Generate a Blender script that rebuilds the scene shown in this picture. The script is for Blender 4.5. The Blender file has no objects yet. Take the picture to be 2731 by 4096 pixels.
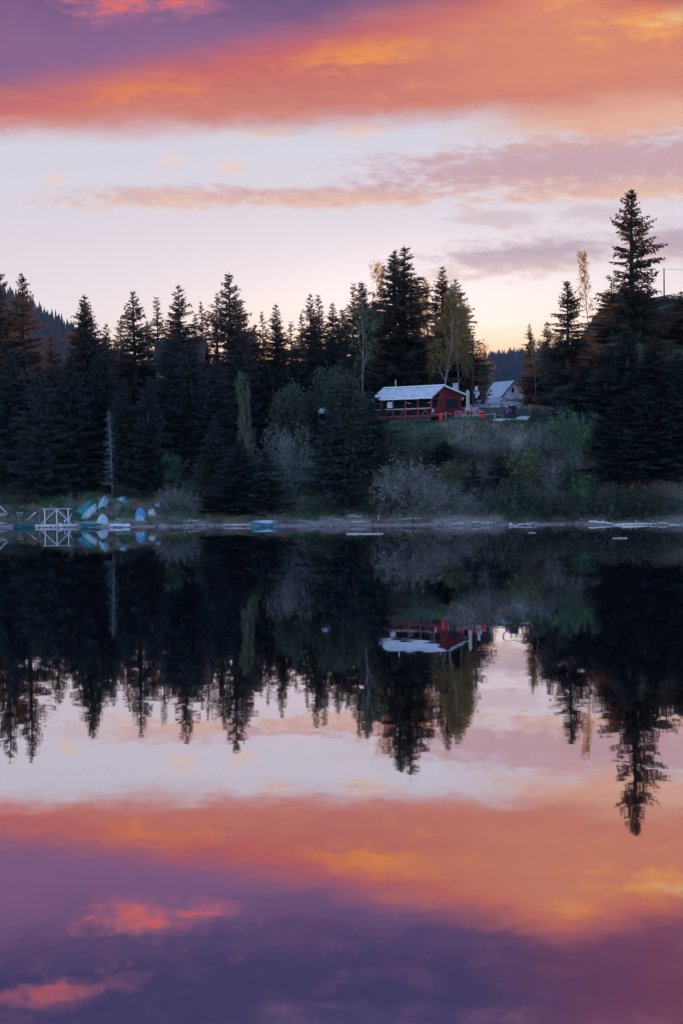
import bpy, bmesh, math, random
import numpy as np
from mathutils import Vector, Matrix
C = bpy.context.scene.collection
sc = bpy.context.scene
R_ = math.radians
rng = np.random.default_rng(7)

# ------------------------------------------------------------------ camera
CAMZ = 6.3; F = 5690.0; PITCH = 2.0; ROLL = -0.8
cam = bpy.data.cameras.new('camera'); co = bpy.data.objects.new('camera', cam); C.objects.link(co)
cam.sensor_fit = 'HORIZONTAL'; cam.sensor_width = 24.0; cam.lens = 50.0
cam.clip_start = 0.5; cam.clip_end = 20000
CM = Matrix.Rotation(R_(90 - PITCH), 3, 'X') @ Matrix.Rotation(R_(ROLL), 3, 'Z')
co.matrix_world = Matrix.Translation((0, 0, CAMZ)) @ CM.to_4x4()
sc.camera = co

def P(px, py, D):
    "where a photograph pixel's ray is D metres ahead"
    d = CM @ Vector(((px - 1365.5) / F, -(py - 2048) / F, -1))
    return Vector((d.x / d.y * D, D, CAMZ + d.z / d.y * D))
K = 2731 / 1568
def Q(x, y, D): return P(x * K, y * K, D)

# ------------------------------------------------------------------ terrain
def sstep(a, b, x):
    t = np.clip((np.asarray(x, float) - a) / (b - a), 0, 1); return t * t * (3 - 2 * t)
def ys(x):
    x = np.asarray(x, float); xc = np.clip(x, -70, 70)
    return 140 - 0.21 * xc + 0.55 * np.sin(x * 0.35) + 0.35 * np.sin(x * 0.9 + 1) + .22 * np.sin(x * 2.3 + .5) + .12 * np.sin(x * 5.1)
LT = [-40, -3, 0, 1.5, 6, 10, 30, 60, 120, 400, 1000]; LZ = [-5, -1, 0, .30, 1.5, 2.8, 7.4, 11.5, 14, 18, 22]
RT = [-40, -3, 0, 2.2, 3.2, 8.4, 9.8, 15.6, 16.2, 17.2, 120, 200, 1000]; RZ = [-5, -1, 0, .35, 1.1, 9.6, 10.4, 10.6, 10.7, 11.7, 17.2, 18.5, 22]
HOX, HOY = 11.0, 152.0; HA = math.atan2(-0.56, 0.83); G0 = 10.45
def h(x, y):
    x = np.asarray(x, float); y = np.asarray(y, float)
    t = y - ys(x)
    w = sstep(-5, 6, x)
    z = (1 - w) * np.interp(t, LT, LZ) + w * np.interp(t, RT, RZ)
    z = z + 13.5 * sstep(.135, .195, x / np.maximum(y, 60)) * sstep(158, 196, y)
    z = z + 0.16 * sstep(1, 4, t) * (np.sin(x * .9 + y * .4) + np.sin(x * .33 - y * .8 + 2) + .7 * np.sin(x * 2.1 + 1.3 * y))
    ca, sa = math.cos(HA), math.sin(HA)
    lx = (x - HOX) * ca + (y - HOY) * sa; ly = -(x - HOX) * sa + (y - HOY) * ca
    m = sstep(-9.4, -8.2, lx) * (1 - sstep(.6, 2, lx)) * sstep(-3.4, -2.4, ly) * (1 - sstep(4.8, 6, ly))
    z = z * (1 - m) + m * (G0 - .05)
    near = 4.6 - 1.6 * np.clip(y - 2.5, 0, 6)
    return np.where(y < 40, np.maximum(near, -5), z)
def G(px, py, d0=112, d1=330):
    "first point of ground or water that a photograph pixel shows"
    D = np.arange(d0, d1, .1)
    d = CM @ Vector(((px - 1365.5) / F, -(py - 2048) / F, -1))
    X = d.x / d.y * D; Z = CAMZ + d.z / d.y * D
    hit = np.nonzero(Z <= np.maximum(h(X, D), 0))[0]
    i = hit[0] if len(hit) else len(D) - 1
    return Vector((X[i], D[i], max(float(h(X[i], D[i])), 0)))
def onground(x, y): return Vector((x, y, float(h(x, y))))

# ------------------------------------------------------------------ materials
def lin(r, g, b):
    f = lambda c: (c / 255 / 12.92) if c / 255 <= .04045 else ((c / 255 + .055) / 1.055) ** 2.4
    return (f(r), f(g), f(b), 1)
def mat(name, col, rough=.8, var=.3, scale=3.0, col2=None, transl=0, tcol=None, metal=0, bump=0, objvar=0, plank=None, spec=.3, vec_scale=None):
    m = bpy.data.materials.new(name); m.use_nodes = True
    nt = m.node_tree; n = nt.nodes; L = nt.links
    b = n['Principled BSDF']; out = n['Material Output']
    b.inputs['Roughness'].default_value = rough; b.inputs['Metallic'].default_value = metal
    b.inputs['Specular IOR Level'].default_value = spec
    tc = n.new('ShaderNodeTexCoord'); nz = n.new('ShaderNodeTexNoise')
    nz.inputs['Scale'].default_value = scale; nz.inputs['Detail'].default_value = 5; nz.inputs['Roughness'].default_value = .65
    vec = tc.outputs['Object']
    if vec_scale:
        mp = n.new('ShaderNodeMapping'); mp.inputs['Scale'].default_value = vec_scale; L.new(vec, mp.inputs[0]); vec = mp.outputs[0]
    L.new(vec, nz.inputs['Vector'])
    ramp = n.new('ShaderNodeValToRGB'); ramp.color_ramp.elements[0].position = .3; ramp.color_ramp.elements[1].position = .7
    c = np.array(col[:3]); c2 = np.array(col2[:3]) if col2 is not None else c * (1 + var)
    c1 = c if col2 is not None else c * (1 - var)
    ramp.color_ramp.elements[0].color = (*c1, 1); ramp.color_ramp.elements[1].color = (*c2, 1)
    L.new(nz.outputs['Fac'], ramp.inputs[0]); cs = ramp.outputs[0]
    hgt = nz.outputs['Fac']
    if plank:
        axis, freq, depth = plank
        w = n.new('ShaderNodeTexWave'); w.bands_direction = axis; w.inputs['Scale'].default_value = freq; w.inputs['Distortion'].default_value = .3
        L.new(tc.outputs['Object'], w.inputs['Vector'])
        mr = n.new('ShaderNodeMapRange'); mr.inputs[1].default_value = 0; mr.inputs[2].default_value = .25; mr.inputs[3].default_value = 1 - depth; mr.inputs[4].default_value = 1
        L.new(w.outputs['Fac'], mr.inputs[0])
        mx = n.new('ShaderNodeMix'); mx.data_type = 'RGBA'; mx.blend_type = 'MULTIPLY'; mx.inputs[0].default_value = 1
        L.new(cs, mx.inputs[6]); L.new(mr.outputs[0], mx.inputs[7]); cs = mx.outputs[2]; hgt = mr.outputs[0]
    if objvar:
        oi = n.new('ShaderNodeObjectInfo'); mr = n.new('ShaderNodeMapRange')
        mr.inputs[3].default_value = 1 - objvar; mr.inputs[4].default_value = 1 + objvar; L.new(oi.outputs['Random'], mr.inputs[0])
        mx = n.new('ShaderNodeMix'); mx.data_type = 'RGBA'; mx.blend_type = 'MULTIPLY'; mx.inputs[0].default_value = 1
        L.new(cs, mx.inputs[6]); L.new(mr.outputs[0], mx.inputs[7]); cs = mx.outputs[2]
    L.new(cs, b.inputs['Base Color'])
    if bump:
        bp = n.new('ShaderNodeBump'); bp.inputs['Strength'].default_value = bump; bp.inputs['Distance'].default_value = .05
        L.new(hgt, bp.inputs['Height']); L.new(bp.outputs[0], b.inputs['Normal'])
    if transl:
        t = n.new('ShaderNodeBsdfTranslucent'); t.inputs[0].default_value = tcol or col
        ms = n.new('ShaderNodeMixShader'); ms.inputs[0].default_value = transl
        L.new(b.outputs[0], ms.inputs[1]); L.new(t.outputs[0], ms.inputs[2]); L.new(ms.outputs[0], out.inputs[0])
    return m
NEEDLE = (.026, .040, .028, 1)
M = dict(
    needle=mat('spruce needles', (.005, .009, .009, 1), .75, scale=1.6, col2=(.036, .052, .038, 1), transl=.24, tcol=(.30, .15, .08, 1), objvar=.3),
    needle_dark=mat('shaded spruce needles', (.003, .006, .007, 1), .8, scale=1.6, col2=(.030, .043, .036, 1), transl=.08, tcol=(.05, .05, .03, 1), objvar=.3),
    bark=mat('spruce bark', (.04, .032, .028, 1), .9, scale=4, bump=.4),
    birchbark=mat('birch bark', (.10, .095, .095, 1), .8, scale=3, col2=(.32, .31, .31, 1), vec_scale=(1, 1, 3)),
    deadwood=mat('dead grey wood', (.06, .057, .06, 1), .9, scale=5, col2=(.15, .145, .15, 1)),
    twig=mat('grey twigs', (.07, .065, .07, 1), .9, scale=1.5, col2=(.25, .235, .24, 1)),
    twigdark=mat('dark twigs', (.07, .06, .06, 1), .9, scale=3, col2=(.14, .13, .13, 1)),
    leaf_gold=mat('golden birch leaves', (.035, .045, .02, 1), .7, scale=.9, col2=(.11, .10, .035, 1), transl=.6, tcol=(.60, .36, .10, 1)),
    leaf_olive=mat('olive leaves', (.028, .036, .018, 1), .7, scale=1.1, col2=(.18, .19, .09, 1), transl=.3, tcol=(.22, .18, .05, 1)),
    leaf_birch=mat('dull green birch leaves', (.025, .034, .018, 1), .7, scale=1.1, col2=(.105, .125, .06, 1), transl=.3, tcol=(.16, .14, .05, 1)),
    leaf_green=mat('fresh green leaves', (.028, .06, .03, 1), .7, scale=1., col2=(.09, .175, .075, 1), transl=.3, tcol=(.12, .18, .05, 1)),
    leaf_dark=mat('dark olive leaves', (.010, .018, .014, 1), .8, scale=1.1, col2=(.065, .082, .05, 1), transl=.25, tcol=(.12, .1, .03, 1)),
    leaf_grey=mat('greyish buds', (.055, .05, .045, 1), .8, scale=1.1, col2=(.29, .265, .225, 1), transl=.2, tcol=(.2, .18, .12, 1)),
    leaf_pale=mat('pale blossom leaves', (.22, .26, .2, 1), .8, scale=.7, col2=(.4, .43, .34, 1), transl=.2),
    straw=mat('dry straw grass', (.07, .058, .045, 1), .9, scale=.8, col2=(.29, .245, .20, 1)),
    grassgreen=mat('green grass blades', (.03, .062, .026, 1), .9, scale=.6, col2=(.075, .15, .055, 1)),
    log=mat('weathered driftwood', (.26, .235, .225, 1), .85, scale=3, col2=(.60, .55, .53, 1), vec_scale=(1, 1, .3), objvar=.3),
    logdark=mat('wet dark wood', (.07, .06, .06, 1), .8, scale=3, col2=(.2, .18, .18, 1), objvar=.3),
    redwood=mat('red painted boards', (.12, .006, .010, 1), .6, scale=2.5, col2=(.25, .013, .014, 1), plank=('Y', 1.4, .55), bump=.3),
    redwood_z=mat('red painted log boards', (.14, .007, .011, 1), .6, scale=2.5, col2=(.30, .02, .017, 1), plank=('Z', 1.6, .55), bump=.3),
    redbeam=mat('worn red beams', (.10, .015, .018, 1), .7, scale=3, col2=(.26, .07, .07, 1)),
    redbright=mat('bright red paint', (.62, .012, .02, 1), .45, .15, 2),
    chairred=mat('red plastic slats', (.75, .03, .09, 1), .5, .15, 2),
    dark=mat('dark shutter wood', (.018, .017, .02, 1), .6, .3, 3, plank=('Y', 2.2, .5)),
    black=mat('black paint', (.012, .012, .014, 1), .5, .3, 4),
    glassdark=mat('dark window glass', (.012, .014, .02, 1), .12, .2, 1, spec=.5),
    whitepaint=mat('white paint', (.50, .50, .50, 1), .6, .1, 4),
    metalroof=mat('pale corrugated roofing', (.38, .365, .37, 1), .6, scale=1.6, col2=(.64, .62, .62, 1), plank=('X', 1.9, .25), bump=.3, vec_scale=(1, 1, 1)),
    shingle=mat('grey shingles', (.26, .26, .28, 1), .8, scale=6, col2=(.50, .50, .53, 1), plank=('Z', 2.2, .35), bump=.4),
    fascia=mat('white fascia boards', (.66, .67, .70, 1), .6, .1, 3),
    tanwood=mat('tan wood cladding', (.38, .28, .22, 1), .8, scale=3, col2=(.60, .46, .37, 1), plank=('Z', 2.6, .45)),
    darkwood=mat('dark brown timber', (.035, .026, .024, 1), .8, scale=3, col2=(.075, .058, .05, 1), plank=('Z', 2.0, .5)),
    stone=mat('field stone', (.035, .035, .038, 1), .9, scale=2.5, col2=(.14, .135, .14, 1), bump=.5),
    concrete=mat('pale concrete block', (.36, .36, .37, 1), .9, scale=4, col2=(.52, .51, .5, 1)),
    canvas=mat('cream canvas', (.36, .345, .30, 1), .9, .12, 5),
    paper=mat('white paper notice', (.62, .66, .70, 1), .8, .06, 5),
    paperyellow=mat('yellow notice', (.6, .42, .08, 1), .8, .06, 5),
    paperblue=mat('blue print', (.12, .3, .5, 1), .8, .2, 5),
    pink=mat('pink paint', (.75, .10, .22, 1), .6, .1, 5),
    rope=mat('pale rope', (.40, .37, .36, 1), .9, .2, 5),
    post=mat('weathered fence post', (.16, .14, .14, 1), .9, scale=4, col2=(.34, .31, .31, 1)),
    postdark=mat('dark fence post', (.06, .05, .05, 1), .9, scale=4, col2=(.13, .11, .11, 1)),
    wire=mat('steel cable', (.10, .10, .11, 1), .5, .1, 3),
    gravel=mat('grey gravel', (.20, .195, .20, 1), .95, scale=8, col2=(.38, .365, .37, 1), bump=.4),
    pathm=mat('pale trodden path', (.34, .32, .31, 1), .95, scale=3, col2=(.52, .49, .47, 1)),
    teal=mat('teal hull paint', (.018, .20, .20, 1), .45, scale=2.5, col2=(.04, .34, .33, 1)),
    tealdark=mat('dark teal hull paint', (.008, .06, .075, 1), .5, scale=1.5, col2=(.015, .11, .13, 1)),
    greyhull=mat('grey white hull paint', (.26, .36, .38, 1), .5, scale=3, col2=(.44, .54, .55, 1)),
    palehull=mat('pale blue hull paint', (.18, .33, .37, 1), .5, scale=3, col2=(.36, .52, .55, 1)),
    greenhull=mat('green hull paint', (.03, .2, .19, 1), .5, scale=2, col2=(.10, .34, .32, 1)),
    bluehull=mat('cobalt blue hull paint', (.08, .18, .34, 1), .5, scale=3, col2=(.17, .29, .46, 1)),
    whitehull=mat('white hull paint', (.34, .37, .39, 1), .5, scale=3, col2=(.56, .58, .58, 1)),
    skyhull=mat('bright blue hull paint', (.015, .13, .20, 1), .5, scale=2, col2=(.04, .24, .32, 1)),
    keel=mat('dark keel strip', (.05, .07, .09, 1), .7, .2, 3),
    tarp=mat('blue grey tarp', (.15, .25, .38, 1), .7, scale=4, col2=(.5, .55, .6, 1)),
    bucket=mat('blue plastic', (.01, .10, .32, 1), .4, .1, 3),
    skin=mat('skin', (.42, .26, .20, 1), .6, .08, 6),
    hair=mat('dark hair', (.02, .015, .012, 1), .7, .3, 20),
    hairlight=mat('light hair', (.42, .34, .25, 1), .7, .3, 20),
    coat=mat('dark navy coat', (.012, .016, .03, 1), .8, .3, 8),
    coatblack=mat('black coat', (.008, .008, .010, 1), .8, .3, 8),
    coatblue=mat('blue jacket', (.03, .09, .20, 1), .8, .3, 8),
    coatpink=mat('purple pink jacket', (.10, .05, .22, 1), .8, scale=7, col2=(.30, .03, .16, 1)),
    jeans=mat('dark trousers', (.015, .017, .024, 1), .85, .3, 8),
    shoe=mat('pale shoes', (.4, .42, .45, 1), .7, .1, 8),
    carpaint=mat('pale car paint', (.45, .52, .58, 1), .35, .05, 2),
    tyre=mat('black rubber', (.015, .015, .016, 1), .8, .1, 8),
)

# ------------------------------------------------------------------ building helpers
class MB:
    def __init__(s): s.v = []; s.f = []; s.mi = []; s.m = 0
    def add(s, vs, fs):
        o = len(s.v); s.v += [tuple(v) for v in vs]
        for f in fs: s.f.append(tuple(i + o for i in f)); s.mi.append(s.m)
        return s
    def box(s, c, size, rot=None):
        c = Vector(c); hx, hy, hz = size[0] / 2, size[1] / 2, size[2] / 2
        vs = [Vector((x * hx, y * hy, z * hz)) for x in (-1, 1) for y in (-1, 1) for z in (-1, 1)]
        if rot is not None: vs = [rot @ v for v in vs]
        return s.add([v + c for v in vs], [(0, 1, 3, 2), (4, 6, 7, 5), (0, 4, 5, 1), (2, 3, 7, 6), (0, 2, 6, 4), (1, 5, 7, 3)])
    def bar(s, a, b, w, t=None):
        a = Vector(a); b = Vector(b); d = b - a; q = d.to_track_quat('X', 'Z').to_matrix()
        return s.box((a + b) / 2, (d.length, w, t or w), q)
    def tube(s, pts, rad, n=6, cap=True):
        pts = [Vector(p) for p in pts]
        if not hasattr(rad, '__len__'): rad = [rad] * len(pts)
        vs = []; fs = []; up = None
        for i, p in enumerate(pts):
            d = (pts[min(i + 1, len(pts) - 1)] - pts[max(i - 1, 0)])
            if d.length < 1e-9: d = Vector((0, 0, 1))
            d.normalize()
            if up is None: up = d.orthogonal().normalized()
            else:
                up = up - d * up.dot(d); up = up.normalized() if up.length > 1e-6 else d.orthogonal().normalized()
            sd = d.cross(up)
            for k in range(n):
                a = 2 * math.pi * k / n; vs.append(p + (up * math.cos(a) + sd * math.sin(a)) * rad[i])
        for i in range(len(pts) - 1):
            for k in range(n):
                fs.append((i * n + k, i * n + (k + 1) % n, (i + 1) * n + (k + 1) % n, (i + 1) * n + k))
        if cap: fs.append(tuple(range(n))[::-1]); fs.append(tuple((len(pts) - 1) * n + k for k in range(n)))
        return s.add(vs, fs)
    def prism(s, poly, vec):
        poly = [Vector(p) for p in poly]; vec = Vector(vec); n = len(poly)
        return s.add(poly + [p + vec for p in poly], [tuple(range(n))[::-1], tuple(range(n, 2 * n))] + [(i, (i + 1) % n, n + (i + 1) % n, n + i) for i in range(n)])
    def blob(s, c, r, seed=0, amp=.25, sub=2):
        bm = bmesh.new(); bmesh.ops.create_icosphere(bm, subdivisions=sub, radius=1)
        rr = random.Random(seed); ph = [rr.uniform(0, 6.28) for _ in range(6)]
        vs = []
        for v in bm.verts:
            k = 1 + amp * (math.sin(v.co.x * 3 + ph[0]) * math.sin(v.co.y * 4 + ph[1]) + .6 * math.sin(v.co.z * 5 + ph[2]) * math.sin(v.co.x * 5 + ph[3]))
            vs.append((c[0] + v.co.x * k * r[0], c[1] + v.co.y * k * r[1], c[2] + v.co.z * k * r[2]))
        fs = [tuple(v.index for v in f.verts) for f in bm.faces]; bm.free()
        return s.add(vs, fs)
    def mesh(s, name, mats, smooth=False):
        me = bpy.data.meshes.new(name); me.from_pydata(s.v, [], s.f)
        for m in (mats if isinstance(mats, (list, tuple)) else [mats]): me.materials.append(m)
        if len(me.materials) > 1: me.polygons.foreach_set('material_index', s.mi)
        if smooth: me.polygons.foreach_set('use_smooth', [True] * len(me.polygons))
        me.update(); return me
    def build(s, name, mats, parent=None, smooth=False, loc=None):
        o = bpy.data.objects.new(name, s.mesh(name, mats, smooth)); C.objects.link(o)
        if parent is not None: o.parent = parent
        if loc is not None: o.location = loc
        return o
def quads_mesh(name, V, m):
    "V: (n,4,3) array of quads"
    n = len(V); me = bpy.data.meshes.new(name)
    me.vertices.add(n * 4); me.vertices.foreach_set('co', V.reshape(-1).astype(np.float32))
    me.loops.add(n * 4); me.loops.foreach_set('vertex_index', np.arange(n * 4, dtype=np.int32))
    me.polygons.add(n); me.polygons.foreach_set('loop_start', np.arange(n, dtype=np.int32) * 4)
    me.update(calc_edges=True); me.materials.append(m); return me
def tag(o, label=None, cat=None, group=None, kind=None):
    if label: o['label'] = label
    if cat: o['category'] = cat
    if group: o['group'] = group
    if kind: o['kind'] = kind
    return o
def thing(name, label, cat, loc=(0, 0, 0), rotz=0, group=None):
    o = bpy.data.objects.new(name, None); C.objects.link(o); o.location = loc; o.rotation_euler = (0, 0, rotz)
    o.empty_display_size = .3
    return tag(o, label, cat, group)
def link(name, me, parent=None):
    o = bpy.data.objects.new(name, me); C.objects.link(o)
    if parent is not None: o.parent = parent
    return o

# ------------------------------------------------------------------ world: dusk sky
w = bpy.data.worlds.new('World'); sc.world = w; w.use_nodes = True
wt = w.node_tree; wn = wt.nodes; wl = wt.links
class S:
    def __init__(s, k): s.k = k
    def __add__(a, b): return mth('ADD', a, b)
    __radd__ = __add__
    def __sub__(a, b): return mth('SUBTRACT', a, b)
    def __rsub__(a, b): return mth('SUBTRACT', b, a)
    def __mul__(a, b): return mth('MULTIPLY', a, b)
    __rmul__ = __mul__
    def __truediv__(a, b): return mth('DIVIDE', a, b)
def put(sock, v):
    if isinstance(v, S): wl.new(v.k, sock)
    else: sock.default_value = v
def mth(op, *a, clamp=False):
    n = wn.new('ShaderNodeMath'); n.operation = op; n.use_clamp = clamp
    for i, v in enumerate(a): put(n.inputs[i], v)
    return S(n.outputs[0])
def smooth(x, a, b, lo=0., hi=1.):
    n = wn.new('ShaderNodeMapRange'); n.interpolation_type = 'SMOOTHSTEP'
    put(n.inputs[0], x)
    for i, v in zip((1, 2, 3, 4), (a, b, lo, hi)): put(n.inputs[i], v)
    return S(n.outputs[0])
def cmix(f, a, b):
    n = wn.new('ShaderNodeMix'); n.data_type = 'RGBA'; n.clamp_factor = True
    put(n.inputs[0], f); put(n.inputs[6], a); put(n.inputs[7], b); return S(n.outputs[2])
def vnoise(x, y, z=0., detail=6, rough=.6, dist=0.):
    c = wn.new('ShaderNodeCombineXYZ'); put(c.inputs[0], x); put(c.inputs[1], y); put(c.inputs[2], z)
    n = wn.new('ShaderNodeTexNoise'); n.inputs['Scale'].default_value = 1; n.inputs['Detail'].default_value = detail
    n.inputs['Roughness'].default_value = rough; n.inputs['Distortion'].default_value = dist
    wl.new(c.outputs[0], n.inputs['Vector']); return (S(n.outputs[0]) - .5) * 2.
tc = wn.new('ShaderNodeTexCoord'); sx = wn.new('ShaderNodeSeparateXYZ'); wl.new(tc.outputs['Generated'], sx.inputs[0])
dx, dy, dz = (S(sx.outputs[i]) for i in range(3))
DEG = 180 / math.pi
az = mth('ARCTAN2', dx, dy) * DEG
el = mth('ARCSINE', dz) * DEG
n1 = vnoise(az * .22, el * .8, 3.1)
n2 = vnoise(az * .55, el * 1.7, 9.7)
n3 = vnoise(az * 1.5, el * 3.4, 5.2, detail=5)
n4 = vnoise(az * 1.1 + n2 * .6, el * 5.5 + az * .5, 21.3, detail=6, rough=.7)
azw = az + n2 * .8; elw = el + n2 * .2 + n3 * .05
def blob(ca, ce, sa, se, tilt=0.):
    u = (azw - ca); v = (elw - ce) - u * tilt
    u = u / sa; v = v / se
    return 1. - mth('SQRT', u * u + v * v)
def mx(*bs):
    r = bs[0]
    for b in bs[1:]: r = mth('MAXIMUM', r, b)
    return r
# clear sky gradient by elevation
cr = wn.new('ShaderNodeValToRGB'); e = cr.color_ramp.elements
stops = [(0, (255, 130, 52)), (3.2, (255, 165, 84)), (4.3, (255, 206, 150)), (5.5, (250, 230, 214)), (7.2, (240, 228, 230)), (10, (227, 217, 225)), (13.5, (214, 213, 225)), (24, (190, 200, 230))]
while len(e) < len(stops): e.new(.5)
for q, (p_, c_) in zip(e, stops): q.position = p_ / 24; q.color = lin(*c_)
glow = smooth(mth('ABSOLUTE', az - 3.), 4., 16.)
wl.new(((el + glow * 1.1) / 24.).k, cr.inputs[0]); col = S(cr.outputs[0])
# bright patch low in the middle
col = cmix(smooth(blob(3.5, 7.2, 9., 2.6), 0., 1.) * .55, col, lin(250, 238, 240))
gl_ = mth('EXPONENT', 0. - ((az - 4.) * (az - 4.) / 90. + (el - 5.2) * (el - 5.2) / 7.5))
ad = wn.new('ShaderNodeMix'); ad.data_type = 'RGBA'; ad.blend_type = 'ADD'; put(ad.inputs[0], gl_); put(ad.inputs[6], col); ad.inputs[7].default_value = (.30, .21, .15, 1); col = S(ad.outputs[2])
# thin rose cloud banks
cl = mx(blob(-6.5, 10.5, 5.5, .62, .012), blob(0, 10.5, 7, .55, .0), blob(9.8, 11.35, 11., 1.5, .02), blob(12, 10.5, 8, .7, .0)) + n2 * .5 + n3 * .45 + n4 * .4
cm1 = smooth(cl, -.05, .65)
shade = smooth(el + n3 * .8 + n2 * .4, 9.9, 11.3)
ccol = cmix(shade, lin(236, 192, 166), lin(204, 166, 172))
col = cmix(cm1 * smooth(az, -12., 3., .72, .95), col, ccol)
cl2 = mx(blob(7.4, 8.0, 5.4, 1.0, .06), blob(13.5, 8.3, 3.4, .9)) + n2 * .5 + n3 * .4 + n4 * .35
col = cmix(smooth(cl2, -.1, .8) * .85, col, cmix(smooth(el + n3 * .2, 7.3, 8.3), lin(222, 190, 180), lin(186, 164, 176)))
cl3 = mx(blob(6.4, 9.55, 2.6, .5), blob(10, 9.6, 2.2, .5)) + n2 * .5 + n3 * .4
col = cmix(smooth(cl3, .1, .7) * .5, col, lin(205, 178, 182))
cl4 = mx(blob(-11.2, 11.1, .9, .35), blob(-6.5, 11.9, 1., .5), blob(-4.2, 11.7, 1., .5), blob(-3.1, 12.9, 2.4, .4, .12), blob(1., 13.0, 2., .5)) + n2 * .5 + n3 * .5
col = cmix(smooth(cl4, .1, 1.) * .55, col, lin(246, 208, 180))
# soft orange veil under the big cloud on the right
col = cmix(smooth(az + n2 * 2., 3., 10.) * smooth(el + n2 * .8 + n3 * .3, 11.9, 13.2) * .85, col, lin(232, 168, 130))
# the big cloud deck
edge = 13.45 + az * .035
cd = smooth(elw + n1 * .55 + n3 * .12 + n4 * .12 - edge, -.8, .55)
deck = cmix(smooth(elw - edge, 0., 2.), lin(208, 130, 114), lin(200, 112, 102))
strk = vnoise(az * .5 - el * .25, el * 2.6 + az * .12, 14.2, detail=7, rough=.65)
deck = cmix(smooth(strk, .05, .6) * .65, deck, lin(234, 152, 96))
deck = cmix(smooth(strk, -.05, -.6) * .5, deck, lin(182, 96, 116))
gold = mx(blob(-9., 14.7, 4.6, .75, .03), blob(1.2, 15.9, 4.4, .75, .06), blob(2.6, 17.4, 3.0, .45, .1), blob(-13.5, 14.3, 2.5, .5)) + n2 * .75 + n3 * .5 + strk * .7 + n4 * .45
deck = cmix(smooth(gold, -.1, .95) * .95, deck, lin(240, 150, 68))
warm = smooth(az + n1 * 3., -2., 9.) * .72
deck = cmix(warm * smooth(elw, 13.5, 15.), deck, lin(222, 144, 108))
yel = mx(blob(13.5, 16.9, 4.0, 1.2, .1), blob(9.5, 17.8, 3.0, .5, .1), blob(7, 18.4, 3., .5, .1)) + n2 * .8 + n3 * .6 + strk * 1.
deck = cmix(smooth(yel, -.2, 1.1) * .9, deck, lin(246, 168, 84))
yel2 = blob(14.2, 16.9, 2.6, .6, .2) + n2 * .5
deck = cmix(smooth(yel2, .1, .9), deck, lin(255, 216, 140))
deck = cmix(smooth(n4, .05, .6) * .22, deck, lin(244, 170, 120))
deck = cmix(smooth(n4, -.05, -.6) * .25, deck, lin(168, 84, 104))
# dusky purple above the deck
pb = elw + n1 * .3 + n2 * .15 - mth('MINIMUM', 17.0 + az * .2, 21.3 - az * .28)
pf = smooth(pb, -1.1, .8)
deck = cmix(smooth(pb, -1.7, -.4) * .6, deck, lin(204, 98, 98))
purple = cmix(smooth(el + n1 * 1.6, 16., 20.), lin(138, 100, 140), lin(72, 66, 110))
purple = cmix(smooth(az + n1 * 5., 2., 16.) * .8, purple, lin(142, 72, 90))
purple = cmix(smooth(n2 + n1 * .5 + n3 * .3, -.1, .8) * .55, purple, lin(142, 98, 132))
deck = cmix(pf, deck, purple)
pat = mx(blob(-8.4, 17.75, 3.1, .95, .04), blob(-6.3, 17.7, 1.9, .6), blob(-11.6, 20.2, 3.6, .6, -.06)) + n2 * .7 + n3 * .6 + n4 * .5
pw = smooth(pat, -.1, .9)
deck = cmix(pw * smooth(el, 18.6, 20., .9, .6), deck, cmix(smooth(pat, .3, 1.), lin(186, 112, 140), lin(228, 112, 100)))
col = cmix(cd, col, deck)
# overhead and behind: clear dusk sky from the Sky Texture
SUN_EL, SUN_AZ = 4.55, 2.0
sky = wn.new('ShaderNodeTexSky'); sky.sky_type = 'NISHITA'; sky.sun_disc = False
sky.sun_elevation = R_(SUN_EL); sky.sun_rotation = R_(SUN_AZ); sky.ozone_density = 3.0
skm = wn.new('ShaderNodeMix'); skm.data_type = 'RGBA'; skm.blend_type = 'MULTIPLY'; skm.inputs[0].default_value = 1
wl.new(sky.outputs[0], skm.inputs[6]); skm.inputs[7].default_value = (1.34, 1.04, 1.10, 1)
back = S(skm.outputs[2])
col = cmix(smooth(el + n1 * 3., 21., 40.), col, back)
col = cmix(smooth(dy, .62, .1), col, back)
bg = wn['Background']; wl.new(col.k, bg.inputs[0]); bg.inputs[1].default_value = 1.0
w.cycles.sampling_method = 'MANUAL'; w.cycles.sample_map_resolution = 512

sun = bpy.data.lights.new('sun', 'SUN'); sun.energy = 5.0; sun.angle = R_(.6); sun.color = (1, .56, .28)
so = bpy.data.objects.new('sun', sun); C.objects.link(so)
sd = Vector((math.sin(R_(SUN_AZ)) * math.cos(R_(SUN_EL)), math.cos(R_(SUN_AZ)) * math.cos(R_(SUN_EL)), math.sin(R_(SUN_EL))))
so.rotation_euler = sd.to_track_quat('Z', 'Y').to_euler(); so.location = (0, 300, 120)

# ------------------------------------------------------------------ ground, water, hills, haze
def axis(a, b, step, far, n):
    core = list(np.arange(a, b + .01, step))
    g = np.geomspace(step, far, n)
    return np.array(core), g
xs = np.arange(-80, 80.1, .8); gx = 80 + np.geomspace(3, 5000, 26); xs = np.concatenate([-gx[::-1], xs, gx])
yv = np.concatenate([[-320, -120, -50, -20, -8, -3, 0, 1.5, 2.5, 3.5, 5, 6.5, 8, 10, 20, 39, 41, 80, 110, 122], np.arange(126, 230, .7), 230 + np.geomspace(2, 5000, 28)])
XX, YY = np.meshgrid(xs, yv); ZZ = h(XX, YY)
ny, nx = XX.shape
me = bpy.data.meshes.new('ground')
idx = np.arange(ny * nx).reshape(ny, nx)
q = np.stack([idx[:-1, :-1], idx[:-1, 1:], idx[1:, 1:], idx[1:, :-1]], -1).reshape(-1, 4)
me.from_pydata(np.stack([XX, YY, ZZ], -1).reshape(-1, 3).tolist(), [], q.tolist())
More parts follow.
